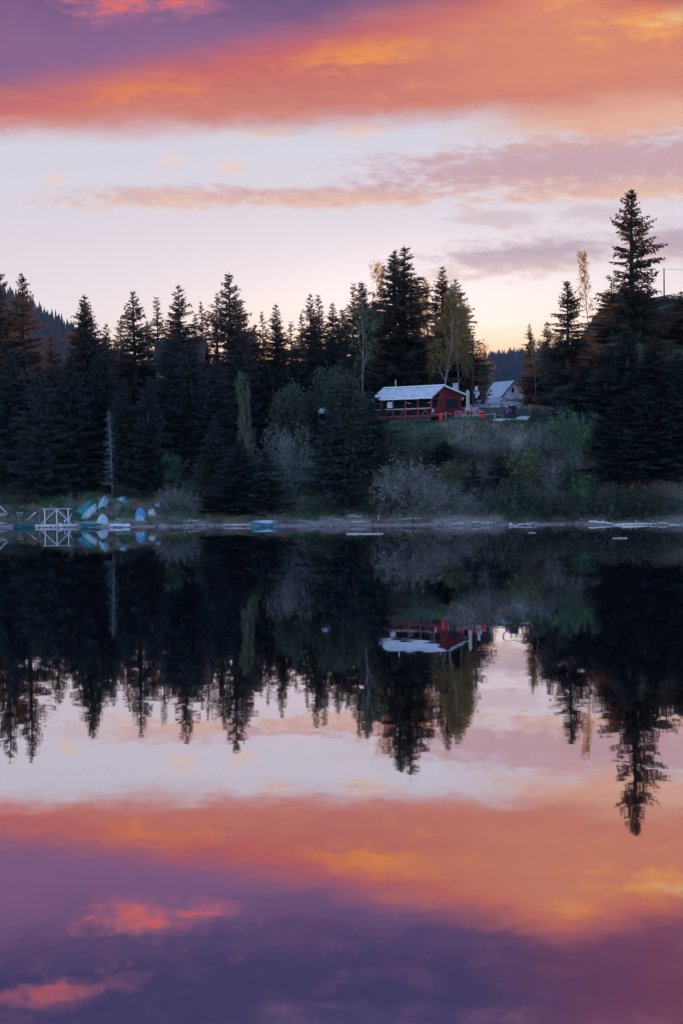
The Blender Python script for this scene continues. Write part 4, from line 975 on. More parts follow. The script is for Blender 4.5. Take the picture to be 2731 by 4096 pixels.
def person(px, D, H, rz, coat, legm, shoe_m, hair_m, label, arm_l, arm_r, hat=None, skirt=False):
    g = g_at(px, D); t = thing('person', label, 'person', g + Vector((0, 0, .03)), rz, 'people at the heart arch')
    s = H / 1.75
    V = {}; 
    pts = [('pelvis', (0, 0, .93), .135), ('belly', (0, 0, 1.08), .14), ('chest', (0, .01, 1.28), .155), ('neckb', (0, .02, 1.44), .075), ('neck', (0, .0, 1.50), .055), ('jaw', (0, -.015, 1.56), .068), ('head', (0, .0, 1.66), .094), ('crown', (0, .01, 1.735), .05),
           ('nose', (0, -.105, 1.635), .014)]
    edges = [('pelvis', 'belly'), ('belly', 'chest'), ('chest', 'neckb'), ('neckb', 'neck'), ('neck', 'jaw'), ('jaw', 'head'), ('head', 'crown'), ('head', 'nose')]
    for sd_, nm, arm in ((-1, 'l', arm_l), (1, 'r', arm_r)):
        pts += [('hip' + nm, (sd_ * .10, 0, .88), .105), ('knee' + nm, (sd_ * .115, -.03, .49), .062), ('ank' + nm, (sd_ * .125, .02, .10), .042), ('toe' + nm, (sd_ * .14, -.14, .035), .036),
                ('sh' + nm, (sd_ * .19, .01, 1.38), .07), ('elb' + nm, arm[0], .05), ('wri' + nm, arm[1], .034), ('palm' + nm, tuple(Vector(arm[1]) + (Vector(arm[1]) - Vector(arm[0])).normalized() * .08), .032)]
        edges += [('pelvis', 'hip' + nm), ('hip' + nm, 'knee' + nm), ('knee' + nm, 'ank' + nm), ('ank' + nm, 'toe' + nm), ('chest', 'sh' + nm), ('sh' + nm, 'elb' + nm), ('elb' + nm, 'wri' + nm), ('wri' + nm, 'palm' + nm)]
        d = (Vector(arm[1]) - Vector(arm[0])).normalized(); sv = d.cross(Vector((0, 1, .2))).normalized(); pv_ = Vector(arm[1]) + d * .08
        for k in range(4):
            b0 = pv_ + sv * (-.03 + .02 * k) + d * .03; l = (.06, .075, .07, .055)[k]; b1 = b0 + (d + Vector((0, -.35, 0))).normalized() * l
            pts += [('f%d%s' % (k, nm), tuple(b1), .009)]; edges += [('palm' + nm, 'f%d%s' % (k, nm))]
        th_ = Vector(arm[1]) + d * .06 + sv * .055; pts.append(('th' + nm, tuple(th_), .010)); edges.append(('palm' + nm, 'th' + nm))
    ix = {p_[0]: i for i, p_ in enumerate(pts)}
    me = bpy.data.meshes.new('skeleton'); me.from_pydata([tuple(Vector(p_[1]) * s) for p_ in pts], [(ix[a], ix[b]) for a, b in edges], [])
    o = bpy.data.objects.new('skeleton', me); C.objects.link(o)
    o.modifiers.new('skin', 'SKIN'); sub_ = o.modifiers.new('sub', 'SUBSURF'); sub_.levels = 1
    if not me.skin_vertices:
        bm = bmesh.new(); bm.from_mesh(me); bm.verts.layers.skin.verify(); bm.to_mesh(me); bm.free()
    for i, p_ in enumerate(pts):
        sv_ = me.skin_vertices[0].data[i]; wx = 1.0
        sv_.radius = (p_[2] * s * (1.18 if p_[0] in ('pelvis', 'belly', 'chest') else 1), p_[2] * s * (.85 if p_[0] in ('belly', 'chest') else 1)); sv_.use_root = p_[0] == 'pelvis'
    dg = bpy.context.evaluated_depsgraph_get(); ev = o.evaluated_get(dg); bme = bpy.data.meshes.new_from_object(ev)
    bpy.data.objects.remove(o)
    for m_ in (coat, legm, shoe_m, M['skin']): bme.materials.append(m_)
    wr = [Vector(arm_l[1]) * s, Vector(arm_r[1]) * s]
    for p_ in bme.polygons:
        c = p_.center; z = c.z / s
        p_.material_index = 3 if z > 1.475 or min((c - q_).length for q_ in wr) < .0 or any((c - (q_)).length < .11 * s and (c - q_).dot(q_ - Vector(a_[0]) * s) > 0 for q_, a_ in zip(wr, (arm_l, arm_r))) else 2 if z < .10 else 1 if z < .86 and abs(c.x) < .2 * s else 0
        p_.use_smooth = True
    body = link('body', bme, t)
    if True:
        mb = MB(); mb.blob((0, .03 * s, 1.69 * s), (.108 * s, .112 * s, .095 * s), 3, .06, 2); mb.blob((0, .075 * s, 1.62 * s), (.09 * s, .055 * s, .10 * s), 4, .06, 2); mb.build('hat' if hat else 'hair', hat or hair_m, t, True)
    mb = MB()
    for sx_ in (-.034, .034): mb.blob((sx_ * s, -.088 * s, 1.665 * s), (.012 * s, .008 * s, .009 * s), 1, 0, 1)
    mb.build('eyes', M['black'], t)
    mb = MB(); n_ = 14; vs = []; fs = []
    ring = [(.80 if not skirt else .62, .175 if not skirt else .24), (.95, .175), (1.10, .168), (1.26, .185), (1.38, .17), (1.445, .085)]
    for z, rr_ in ring:
        for k in range(n_):
            a = 6.2832 * k / n_; vs.append((rr_ * 1.15 * math.cos(a) * s, (.01 + rr_ * .85 * math.sin(a)) * s, z * s))
    for j in range(len(ring) - 1):
        for k in range(n_): fs.append((j * n_ + k, j * n_ + (k + 1) % n_, (j + 1) * n_ + (k + 1) % n_, (j + 1) * n_ + k))
    mb.add(vs, fs); mb.build('coat', coat, t, True)
    return t
person(2030, 147.85, 1.28, R_(20), M['coatpink'], M['jeans'], M['shoe'], M['hair'], 'child in a purple and pink jacket standing at the left of the group', ((-.24, .02, 1.12), (-.26, -.06, .90)), ((.27, -.04, 1.16), (.42, -.14, 1.06)), hat=M['pink'])
person(2035.5, 148.15, 1.66, R_(-10), M['coat'], M['jeans'], M['shoe'], M['hair'], 'adult in a dark navy coat standing behind the child', ((-.26, .03, 1.12), (-.22, -.16, .96)), ((.26, .02, 1.14), (.24, -.18, 1.02)))
person(2045, 148.2, 1.55, R_(5), M['coatblue'], M['jeans'], M['shoe'], M['hairlight'], 'light-haired person in a blue jacket in the middle of the group', ((-.25, .02, 1.12), (-.20, -.18, .98)), ((.26, .02, 1.12), (.27, -.12, .90)))
person(2055, 147.9, 1.74, R_(-15), M['coatblack'], M['jeans'], M['shoe'], M['hair'], 'tall person in a long black coat standing at the right of the group', ((-.25, .0, 1.14), (-.34, -.16, 1.06)), ((.28, .04, 1.12), (.24, -.12, .92)), skirt=True)

# ------------------------------------------------------------------ fences, stone wall, poles, notices
rr = random.Random(8); mb = MB()
a = pl(1892, 152.3); b_ = pl(2105, 150.6); n_ = 34
base0 = Vector((a[0], a[1], float(h(*a))))
for k in range(n_):
    for lv in range(4):
        f = (k + .5 * (lv % 2) + rr.uniform(-.15, .15)) / n_; x = a[0] + (b_[0] - a[0]) * f; y = a[1] + (b_[1] - a[1]) * f
        mb.blob((x - base0.x, y + rr.uniform(-.05, .05) - base0.y, float(h(x, y)) + .10 + lv * .25 - base0.z), (.15 + rr.uniform(0, .05), .2, .14 + rr.uniform(-.02, .03)), k * 4 + lv, .25, 1)
tag(mb.build('stone_wall', M['stone'], loc=base0), 'low dry stone wall between terrace and gravel lot', 'stone wall')
def post(px, D, ytop, rad, m, label, group):
    g = g_at(px, D); H = P(px, ytop, D).z - g.z
    o = MB().tube([(0, 0, -.3), (.01, 0, H * .5), (.0, 0, H - .02), (0, 0, H)], [rad, rad * .95, rad * .9, rad * .6], 8).build('fence_post', m, loc=g, smooth=False)
    tag(o, label, 'fence post', group); return g + Vector((0, 0, H))
FP = 'rope fence posts along the terrace'; BP = 'posts along the gravel lot'
f1 = post(1782, 147.9, 1647, .055, M['post'], 'pale rope-fence post in front of the cabin gable', FP)
f2 = post(1977, 146.5, 1650, .06, M['post'], 'pale rope-fence post between the red table and the heart arch', FP)
f3 = post(2008, 149.5, 1655, .05, M['post'], 'rope-fence post at the left foot of the heart arch', FP)
f4 = post(2120, 148.5, 1640, .06, M['post'], 'rope-fence post at the right end of the pale path', FP)
for px, D, yt, m_, lab in ((1918, 156.5, 1611, 'postdark', 'dark post behind the stone wall right of the umbrella'), (1955, 156, 1613, 'postdark', 'thin dark post behind the stone wall in the middle of the gravel'), (2014, 156, 1614, 'postdark', 'dark post seen through the left half of the heart arch'), (2070, 156, 1616, 'postdark', 'dark post seen through the right half of the heart arch'), (2116, 154, 1617, 'post', 'tall pale post right of the heart arch'), (2124, 153.6, 1622, 'post', 'second tall pale post right of the heart arch')):
    post(px, D, yt, .06, M[m_], lab, BP)
def cable(name, a, b, sag, rad, m, label, cat, group=None):
    a = Vector(a); b = Vector(b); pts = [a.lerp(b, i / 16) - a - Vector((0, 0, sag * 4 * (i / 16) * (1 - i / 16))) for i in range(17)]
    tag(MB().tube(pts, rad, 5).build(name, m, loc=a), label, cat, group)
cw = P(1722, 1652, 147.6)
cable('rope', cw, f1 - Vector((0, 0, .1)), .18, .018, M['rope'], 'sagging rope from the cabin corner to the first fence post', 'rope')
cable('rope', f1 - Vector((0, 0, .1)), f2 - Vector((0, 0, .12)), .22, .018, M['rope'], 'long sagging rope in front of the red chairs', 'rope')
cable('rope', f2 - Vector((0, 0, .12)), f3 - Vector((0, 0, .1)), .12, .018, M['rope'], 'short rope left of the heart arch', 'rope')
def upole(px, D, ytop, label, arm=True):
    p = P(px, ytop, D); g = onground(p.x, D); H = p.z - g.z
    t = thing('utility_pole', label, 'utility pole', g, 0, 'utility poles')
    MB().tube([(0, 0, -.3), (0, 0, H)], [.11, .075], 8).build('pole', M['bark'], t)
    if arm:
        MB().box((0, 0, H - .35), (1.3, .09, .1)).build('crossarm', M['bark'], t)
        for sx_ in (-.55, .55): MB().tube([(sx_, 0, H - .3), (sx_, 0, H - .22), (sx_, 0, H - .12)], [.03, .05, .03], 7).build('insulator', M['whitepaint'], t)
    return g + Vector((0, 0, H - .1))
u1 = upole(1889, 166, 1338, 'wooden utility pole standing behind the right end of the cabin', False)
u2 = upole(2655, 196, 1072, 'wooden utility pole on the grassy hill at the right', False)
cable('power_line', u1, u2, 1.6, .006, M['wire'], 'thin power line from the pole behind the cabin up to the hill pole', 'power line')
cable('power_line', u2, u2 + Vector((60, 12, 1)), .8, .022, M['wire'], 'thin power line running right from the hill pole', 'power line')
g = g_at(1905, 164); g = onground(P(1905, 1570, 170).x, 170); zt = P(1905, 1545, 170).z - g.z
nb_ = thing('notice_board', 'white and yellow paper notices on a post right of the utility pole', 'notice board', g)
MB().tube([(0, .06, -.2), (0, .06, zt)], .06, 8).build('post', M['postdark'], nb_)
for i, (u, v, sx_, sz_, m_) in enumerate(((0, -.25, .32, .52, 'paper'), (0, -.86, .34, .44, 'paper'), (.24, -.84, .2, .46, 'paper'), (0, -1.25, .30, .22, 'paper'), (-.24, -.7, .14, .34, 'paperyellow'))):
    sg = MB().box((u, -.02 - .03 * (i % 2), zt + v), (sx_, .02, sz_)).build('notice', M[m_], nb_)
    if i == 1: MB().box((0, -.07, zt + v + .06), (.24, .012, .16)).build('print', M['paperblue'], sg)
g = onground(P(1932, 1570, 172).x, 172); zt = P(1930, 1548, 172).z - g.z
ws = thing('wooden_shelter', 'dark hooded wooden post shelter beside the paper notices', 'shelter', g)
MB().box((0, 0, zt * .42), (.42, .4, zt * .84)).build('post', M['darkwood'], ws)
mb = MB(); mb.tube([(-.55, 0, zt * .8), (-.3, 0, zt * .95), (0, 0, zt), (.3, 0, zt * .95), (.55, 0, zt * .82)], [.12, .2, .24, .2, .12], 8); mb.build('hood', M['darkwood'], ws)
MB().tube([(.5, -.1, 0), (.5, -.1, zt * .8)], .05, 6).build('prop', M['post'], ws)

# pale car roof behind the bushes left of the cabin
g = P(1330, 1640, 156); g = onground(g.x, 156)
zc = P(1347, 1612, 156).z
car = thing('parked_car', 'pale car showing only its roof behind the bushes left of the cabin', 'car', (P(1347, 1612, 156).x, 156, zc - 1.45), R_(12))
def loft(secs):
    m_ = MB(); n_ = len(secs[0]); vs = [v for s_ in secs for v in s_]
    fs = [(j * n_ + k, j * n_ + (k + 1) % n_, (j + 1) * n_ + (k + 1) % n_, (j + 1) * n_ + k) for j in range(len(secs) - 1) for k in range(n_)]
    fs += [tuple(range(n_))[::-1], tuple((len(secs) - 1) * n_ + k for k in range(n_))]
    return m_.add(vs, fs)
loft([[(x, -wy, .3), (x, wy, .3), (x, wy, z * .75), (x, wy * .9, z), (x, -wy * .9, z), (x, -wy, z * .75)] for x, wy, z in ((-2.05, .7, .7), (-1.9, .82, .88), (-.9, .86, .95), (.6, .86, .95), (1.7, .82, .9), (2.0, .7, .75))]).build('body', M['carpaint'], car, True)
loft([[(x, -wy, .9), (x, wy, .9), (x, wy * .85, z), (x, -wy * .85, z)] for x, wy, z in ((-1.5, .75, .95), (-.8, .76, 1.38), (.5, .76, 1.38), (1.5, .74, .95))]).build('cabin_glass', M['glassdark'], car)
loft([[(x, -wy, 1.385), (x, wy, 1.385), (x, wy * .9, z), (x, -wy * .9, z)] for x, wy, z in ((-.95, .6, 1.40), (-.6, .66, 1.45), (.3, .66, 1.45), (.62, .6, 1.40))]).build('roof', M['carpaint'], car, True)
for sx_ in (-1.3, 1.3):
    for sy_ in (-.8, .8):
        wh = MB().tube([(sx_, sy_ - .09, .32), (sx_, sy_ + .09, .32)], .32, 16).build('wheel', M['tyre'], car); MB().tube([(sx_, sy_ - .10, .32), (sx_, sy_ + .10, .32)], .18, 12).build('rim', M['carpaint'], wh)

# ------------------------------------------------------------------ boats
def hull_pts(L, B, H, n=13, m_=9, inset=0.):
    secs = []
    for i in range(n):
        u = i / (n - 1); bw = B / 2 * (1 - max(0, (u - .38) / .62) ** 2.1) * (.70 + .30 * math.sin(min(1, u / .38) * math.pi / 2)) - inset
        bw = max(bw, .015); keel_z = H * .34 * max(0, (u - .6) / .4) ** 2 + inset; sheer = H * (1 + .22 * max(0, (u - .4) / .6) ** 2)
        s_ = []
        for j in range(m_):
            v = -1 + 2 * j / (m_ - 1); av = abs(v)
            z = keel_z + (sheer - keel_z) * (av ** 2.6); y = bw * math.copysign(min(1, (av * 1.0) ** .62), v) if v else 0
            s_.append(Vector((L * (u - .5) + (.04 * L * (u > .9) * av), y, z)))
        secs.append(s_)
    return secs
def boat(L, B, H, hullm, stern, bow, roll, flip, label, inner=None, transm=None, seats=True, name='rowing_boat', lift=0., keelm=None):
    "stern and bow are world points of the keel line ends (or gunwale ends when upturned)"
    t = thing(name, label, 'boat', (0, 0, 0), 0, 'boats on the left shore' if name == 'rowing_boat' else None)
    sc_ = hull_pts(L, B, H); mb = MB(); n_ = len(sc_[0])
    inn = hull_pts(L - .03, B, H, inset=.025)
    vs = [v for s_ in sc_ for v in s_]; fs = [(j * n_ + k, (j + 1) * n_ + k, (j + 1) * n_ + k + 1, j * n_ + k + 1) for j in range(len(sc_) - 1) for k in range(n_ - 1)]
    o2 = len(vs); vs += [v for s_ in inn for v in s_]; fs += [(o2 + j * n_ + k, o2 + j * n_ + k + 1, o2 + (j + 1) * n_ + k + 1, o2 + (j + 1) * n_ + k) for j in range(len(sc_) - 1) for k in range(n_ - 1)]
    mb.add(vs, fs); mb.mi = [0] * ((len(sc_) - 1) * (n_ - 1)) + [1] * ((len(sc_) - 1) * (n_ - 1))
    mb.build('hull', [hullm, inner or hullm], t, True)
    s0 = sc_[0]; mb = MB(); mb.prism([p_ + Vector((-.005, 0, 0)) for p_ in s0], (.035, 0, 0)); mb.build('transom', transm or hullm, t)
    mb = MB()
    for k in (0, n_ - 1): mb.tube([s_[k] + Vector((0, 0, .005)) for s_ in sc_], .028, 5)
    mb.build('gunwale', keelm or hullm, t)
    mb = MB(); mb.tube([s_[n_ // 2] + Vector((0, 0, -.012)) for s_ in sc_], .025, 5); mb.build('keel', keelm or M['keel'], t)
    if seats:
        for u in (.28, .55, .78):
            i = int(u * (len(sc_) - 1)); wy = sc_[i][-1].y * .93; MB().box((sc_[i][0].x, 0, H * .72), (.2, wy * 2, .03)).build('seat', inner or hullm, t)
    stern = Vector(stern); bow = Vector(bow); X = (bow - stern).normalized(); Zv = Vector((0, 0, 1)); Y = Zv.cross(X).normalized(); Zv = X.cross(Y)
    rot = Matrix((X, Y, Zv)).transposed() @ Matrix.Rotation(R_(roll) + (math.pi if flip else 0), 3, 'X')
    mid = (stern + bow) / 2 + Zv * (H * 1.0 if flip else 0) + Vector((0, 0, lift))
    t.rotation_euler = rot.to_euler(); t.location = mid; return t
def gp(px, py): return G(px, py)
def c4(x, y): return (280 + x / 4.126, 1960 + y / 4.126)
def slope_boat(c0, c1, L, **k):
    "stern rests where the picture shows it; the bow lies L metres up the slope towards the second picture point"
    s0 = gp(*c0); D1 = s0.y + math.sqrt(max(.2, L * L * .75)); best = None
    for D in np.arange(s0.y + .2, s0.y + L, .05):
        q_ = P(c1[0], c1[1], D)
        d = (q_ - s0).length
        if best is None or abs(d - L) < best[0]: best = (abs(d - L), q_)
    return s0, best[1]
s, b_ = slope_boat(c4(150, 432), c4(382, 200), 3.3)
boat(3.3, 1.2, .46, M['teal'], s, b_, 18, True, 'teal upturned rowing boat leaning on the bank behind a grey one', M['tealdark'], M['tealdark'], keelm=M['tealdark'])
s, b_ = slope_boat(c4(235, 500), c4(420, 262), 3.2)
boat(3.2, 1.25, .48, M['greyhull'], s, b_, -12, True, 'grey-white upturned rowing boat with dark side leaning beside the teal one', M['tealdark'], M['greyhull'])
s, b_ = slope_boat(c4(555, 335), c4(585, 125), 3.0)
boat(3.0, 1.25, .42, M['palehull'], s, b_, 4, True, 'pale blue upturned boat with pointed bow uphill below the dead snag', M['tealdark'], M['tealdark'])
s, b_ = slope_boat(c4(770, 232), c4(905, 92), 3.2)
boat(3.2, 1.15, .4, M['palehull'], s, b_, -25, True, 'pale upturned boat highest up the bank right of the snag', M['tealdark'], M['tealdark'])
s, b_ = slope_boat(c4(910, 245), c4(1015, 178), 2.6)
boat(2.6, 1.0, .36, M['greenhull'], s, b_, 10, True, 'small green upturned boat high on the bank', M['tealdark'], M['greenhull'])
s, b_ = slope_boat(c4(1160, 515), c4(1168, 335), 3.2)
boat(3.2, 1.32, .55, M['bluehull'], s, b_, 0, True, 'cobalt blue upturned boat seen from its stern', M['bluehull'], M['palehull'], keelm=M['bluehull'])
s, b_ = slope_boat(c4(1335, 455), c4(1350, 350), 2.6)
boat(2.6, 1.05, .5, M['whitehull'], s, b_, -6, True, 'white upturned boat right beside the cobalt blue one', M['whitehull'], M['whitehull'], keelm=M['whitehull'])
s, b_ = slope_boat(c4(555, 575), c4(535, 455), 2.6)
boat(2.6, 1.25, .58, M['whitehull'], s, b_, 3, True, 'white round-bottomed upturned boat at the water edge', M['greyhull'], M['greyhull'], keelm=M['greyhull'])
y0 = gp(*c4(320, 605)); 
boat(2.1, .95, .44, M['tealdark'], (y0.x + 1.05, y0.y + .1, -.06), (y0.x - .95, y0.y + .5, -.02), 0, False, 'dark teal skiff afloat right way up before the grey-white boat', M['teal'], M['tealdark'], keelm=M['teal'])
y0 = gp(*c4(820, 588))
boat(2.1, .75, .22, M['whitehull'], (y0.x + 1.0, y0.y + .1, .1), (y0.x - 1.0, y0.y + .3, .12), 0, True, 'low white upturned canoe at the water edge beside a leaning log', M['whitehull'], M['whitehull'], keelm=M['whitehull'])
y0 = gp(1070, 2103)
boat(2.95, 1.1, .42, M['skyhull'], (y0.x + 1.4, y0.y + .35, .0), (y0.x - 1.45, y0.y + .2, .06), -15, False, 'bright blue rowing boat with a white inside at the middle of the shore', M['whitehull'], M['skyhull'], keelm=M['skyhull'])
y0 = gp(100, 2110)
boat(2.6, 1.0, .36, M['tealdark'], (y0.x - .95, y0.y + .5, .0), (y0.x + 1.0, y0.y + .1, .0), 0, False, 'dark rowing boat afloat left of the raft', M['logdark'], M['tealdark'])
g = gp(*c4(1445, 300)); mb = MB(); mb.blob((0, 0, .25), (.38, .3, .27), 5, .3, 2); tag(mb.build('tarp_bundle', M['tarp'], loc=g, smooth=True), 'crumpled blue and white tarp bundle in the grass right of the boats', 'tarp')

# ------------------------------------------------------------------ raft with white truss
g = G(225, 2109); RD = g.y
raft = thing('raft', 'floating wooden raft with a white truss railing', 'raft', (g.x, RD, 0), R_(-3))
s1 = F / RD
def rl(px, py): return ((px - 225) / s1, (2109 - py) / s1)
mb = MB()
for k in range(9): mb.box(((138 + 86 * 2 - 225 - 88 + 0) / s1 + .0, .1 + k * .2, .27), (172 / s1, .185, .06))
mb.build('deck', M['log'], raft)
mb = MB(); mb.box((-1.0, .05, .12), (2.35, .06, .22)); mb.box((1.25, .05, .13), (1.95, .08, .24)); mb.build('side_board', M['log'], raft)
mb = MB()
for xx in (-1.7, 0.1, 1.7): mb.tube([(xx, .1, .06), (xx, 1.8, .06)], .17, 10)
mb.build('float_log', M['logdark'], raft)
tz0 = .30; tz1 = rl(0, 2036)[1]
for px in (178, 226, 273): MB().box((rl(px, 0)[0], .15, (tz0 + tz1) / 2), (.09, .09, tz1 - tz0)).build('post', M['whitepaint'], raft)
MB().box((rl(226, 0)[0], .15, tz1 + .025), (118 / s1, .07, .05)).build('top_rail', M['whitepaint'], raft)
for px in (164, 288): MB().bar((rl(226, 0)[0], .09, tz1 - .02), (rl(px, 0)[0], .09, tz0 + .02), .05, .06).build('brace', M['whitepaint'], raft)
bk = Matrix.Translation((g.x, RD, 0)) @ Matrix.Rotation(R_(-3), 4, 'Z')
t = thing('bucket', 'blue plastic bucket on the raft deck', 'bucket', bk @ Vector((rl(261, 0)[0], .5, .30)))
MB().tube([(0, 0, 0), (0, 0, .30)], [.11, .15], 14).build('body', M['bucket'], t); MB().tube([(-.15, 0, .29), (-.08, 0, .42), (.08, 0, .42), (.15, 0, .29)], .012, 5).build('handle', M['whitepaint'], t)
for i, (px, sx_) in enumerate(((254, .1), (257.5, .12), (242, .3))):
    o = MB().tube([(0, 0, 0), (0, 0, .25), (0, 0, .36), (0, 0, .46)], [.055, .06, .035, .03], 8).build('bottle', M['paper'], loc=bk @ Vector((rl(px, 0)[0], .6, .30)))
    tag(o, ['white bottle right beside the blue bucket, the left one of two', 'white bottle touching the blue bucket on the raft', 'white bottle lying apart left of the bucket on the raft'][i], 'bottle', 'bottles on the raft')
    if i == 2: o.rotation_euler = (R_(20), R_(-70), 0)
# thin wire fence behind
prev = None
for i, px in enumerate((75, 128, 157, 211, 304)):
    x = P(px, 2090, RD + 1.9).x; gg = onground(x, RD + 1.9); H = P(px, 2071 if px < 300 else 2079, RD + 1.9).z - gg.z
    tag(MB().tube([(0, 0, -.2), (0, 0, H)], .03, 6).build('fence_post', M['post'], loc=gg), ['thin pale stake left of the leaning plank behind the dark boat', 'thin pale stake at the left end of the raft', 'thin pale stake behind the left end of the truss', 'thin pale stake seen through the left half of the truss', 'thin pale stake right of the raft, before the grey-white boat'][i], 'stake', 'stakes of the wire fence at the raft')
    tp = gg + Vector((0, 0, H - .04))
    if prev is not None: cable('fence_wire', prev, tp, .03, .010, M['wire'], 'thin wire between stakes, stretch %s' % ['ending at the left end of the raft', 'behind the leaning plank', 'behind the left truss post', 'behind the right half of the truss'][i - 1], 'wire')
    prev = tp
# crate-like box on the left bank
g = G(78, 2072); t = thing('wooden_crate', 'weathered wooden crate on the bank left of the raft', 'crate', g, R_(20))
for k in range(4): pass
MB().box((0, 0, .3), (.6, .5, .5)).build('box', M['logdark'], t); MB().box((0, 0, .57), (.66, .56, .05)).build('lid', M['log'], t)
# jetty remains at the left edge
g = G(6, 2105); t = thing('broken_jetty', 'broken wooden jetty with crossed beams at the left edge', 'jetty', (g.x, g.y + .6, 0))
z = lambda py: P(6, py, g.y + .6).z
MB().bar((-.5, 0, z(2052)), (.42, 0, z(2059)), .08).build('beam', M['log'], t); MB().bar((-.5, .1, z(2064)), (.45, .1, z(2057)), .08).build('beam', M['log'], t)
MB().bar((-.4, .05, z(2020)), (.4, .05, z(2050)), .09).build('beam', M['log'], t); MB().bar((-.6, -.1, z(2085)), (.4, -.1, z(2095)), .10).build('beam', M['log'], t)
MB().box((.28, 0, z(2075)), (.06, .06, 1.3)).build('post', M['logdark'], t)

# ------------------------------------------------------------------ driftwood
DG = 'driftwood along the shore'
def logp(x1, y1, x2, y2, rad, label, m='log', plank=False, up=0):
    a = G(x1, y1); b = G(x2, y2); a.z += rad * .6; b.z += rad * .6
    if up: b = P(x2, y2, a.y + up); 
    rr = random.Random(int(x1 * 7 + y1)); c = (a + b) / 2; d = b - a
    mb = MB()
    if plank: mb.bar(a - c, b - c, rad * 2.6, rad * .8)
    else:
        o = d.orthogonal().normalized() * rad * .8; k = [0, .2, .45, .7, .9, 1]
        mb.tube([(a - c).lerp(b - c, f) + o * rr.uniform(-1, 1) for f in k], [rad * rr.uniform(.75, 1.1) * (1 - .35 * f) for f in k], 7)
        if d.length > 1.5:
            q_ = (a - c).lerp(b - c, rr.uniform(.3, .7)); mb.tube([q_, q_ + Vector((rr.uniform(-.2, .2), rr.uniform(-.1, .1), .28))], [rad * .4, rad * .15], 5)
    o_ = mb.build('plank' if plank else 'driftwood_log', M[m], loc=c); tag(o_, label, 'plank' if plank else 'driftwood', DG); return o_
q7 = lambda x, y: (700 + x / 1.96, 1950 + y / 1.96)
q8 = lambda x, y: (1450 + x / 1.224, 1680 + y / 1.224)
q3 = lambda x, y: (1200 + x / 1.96, 950 + y / 1.96)
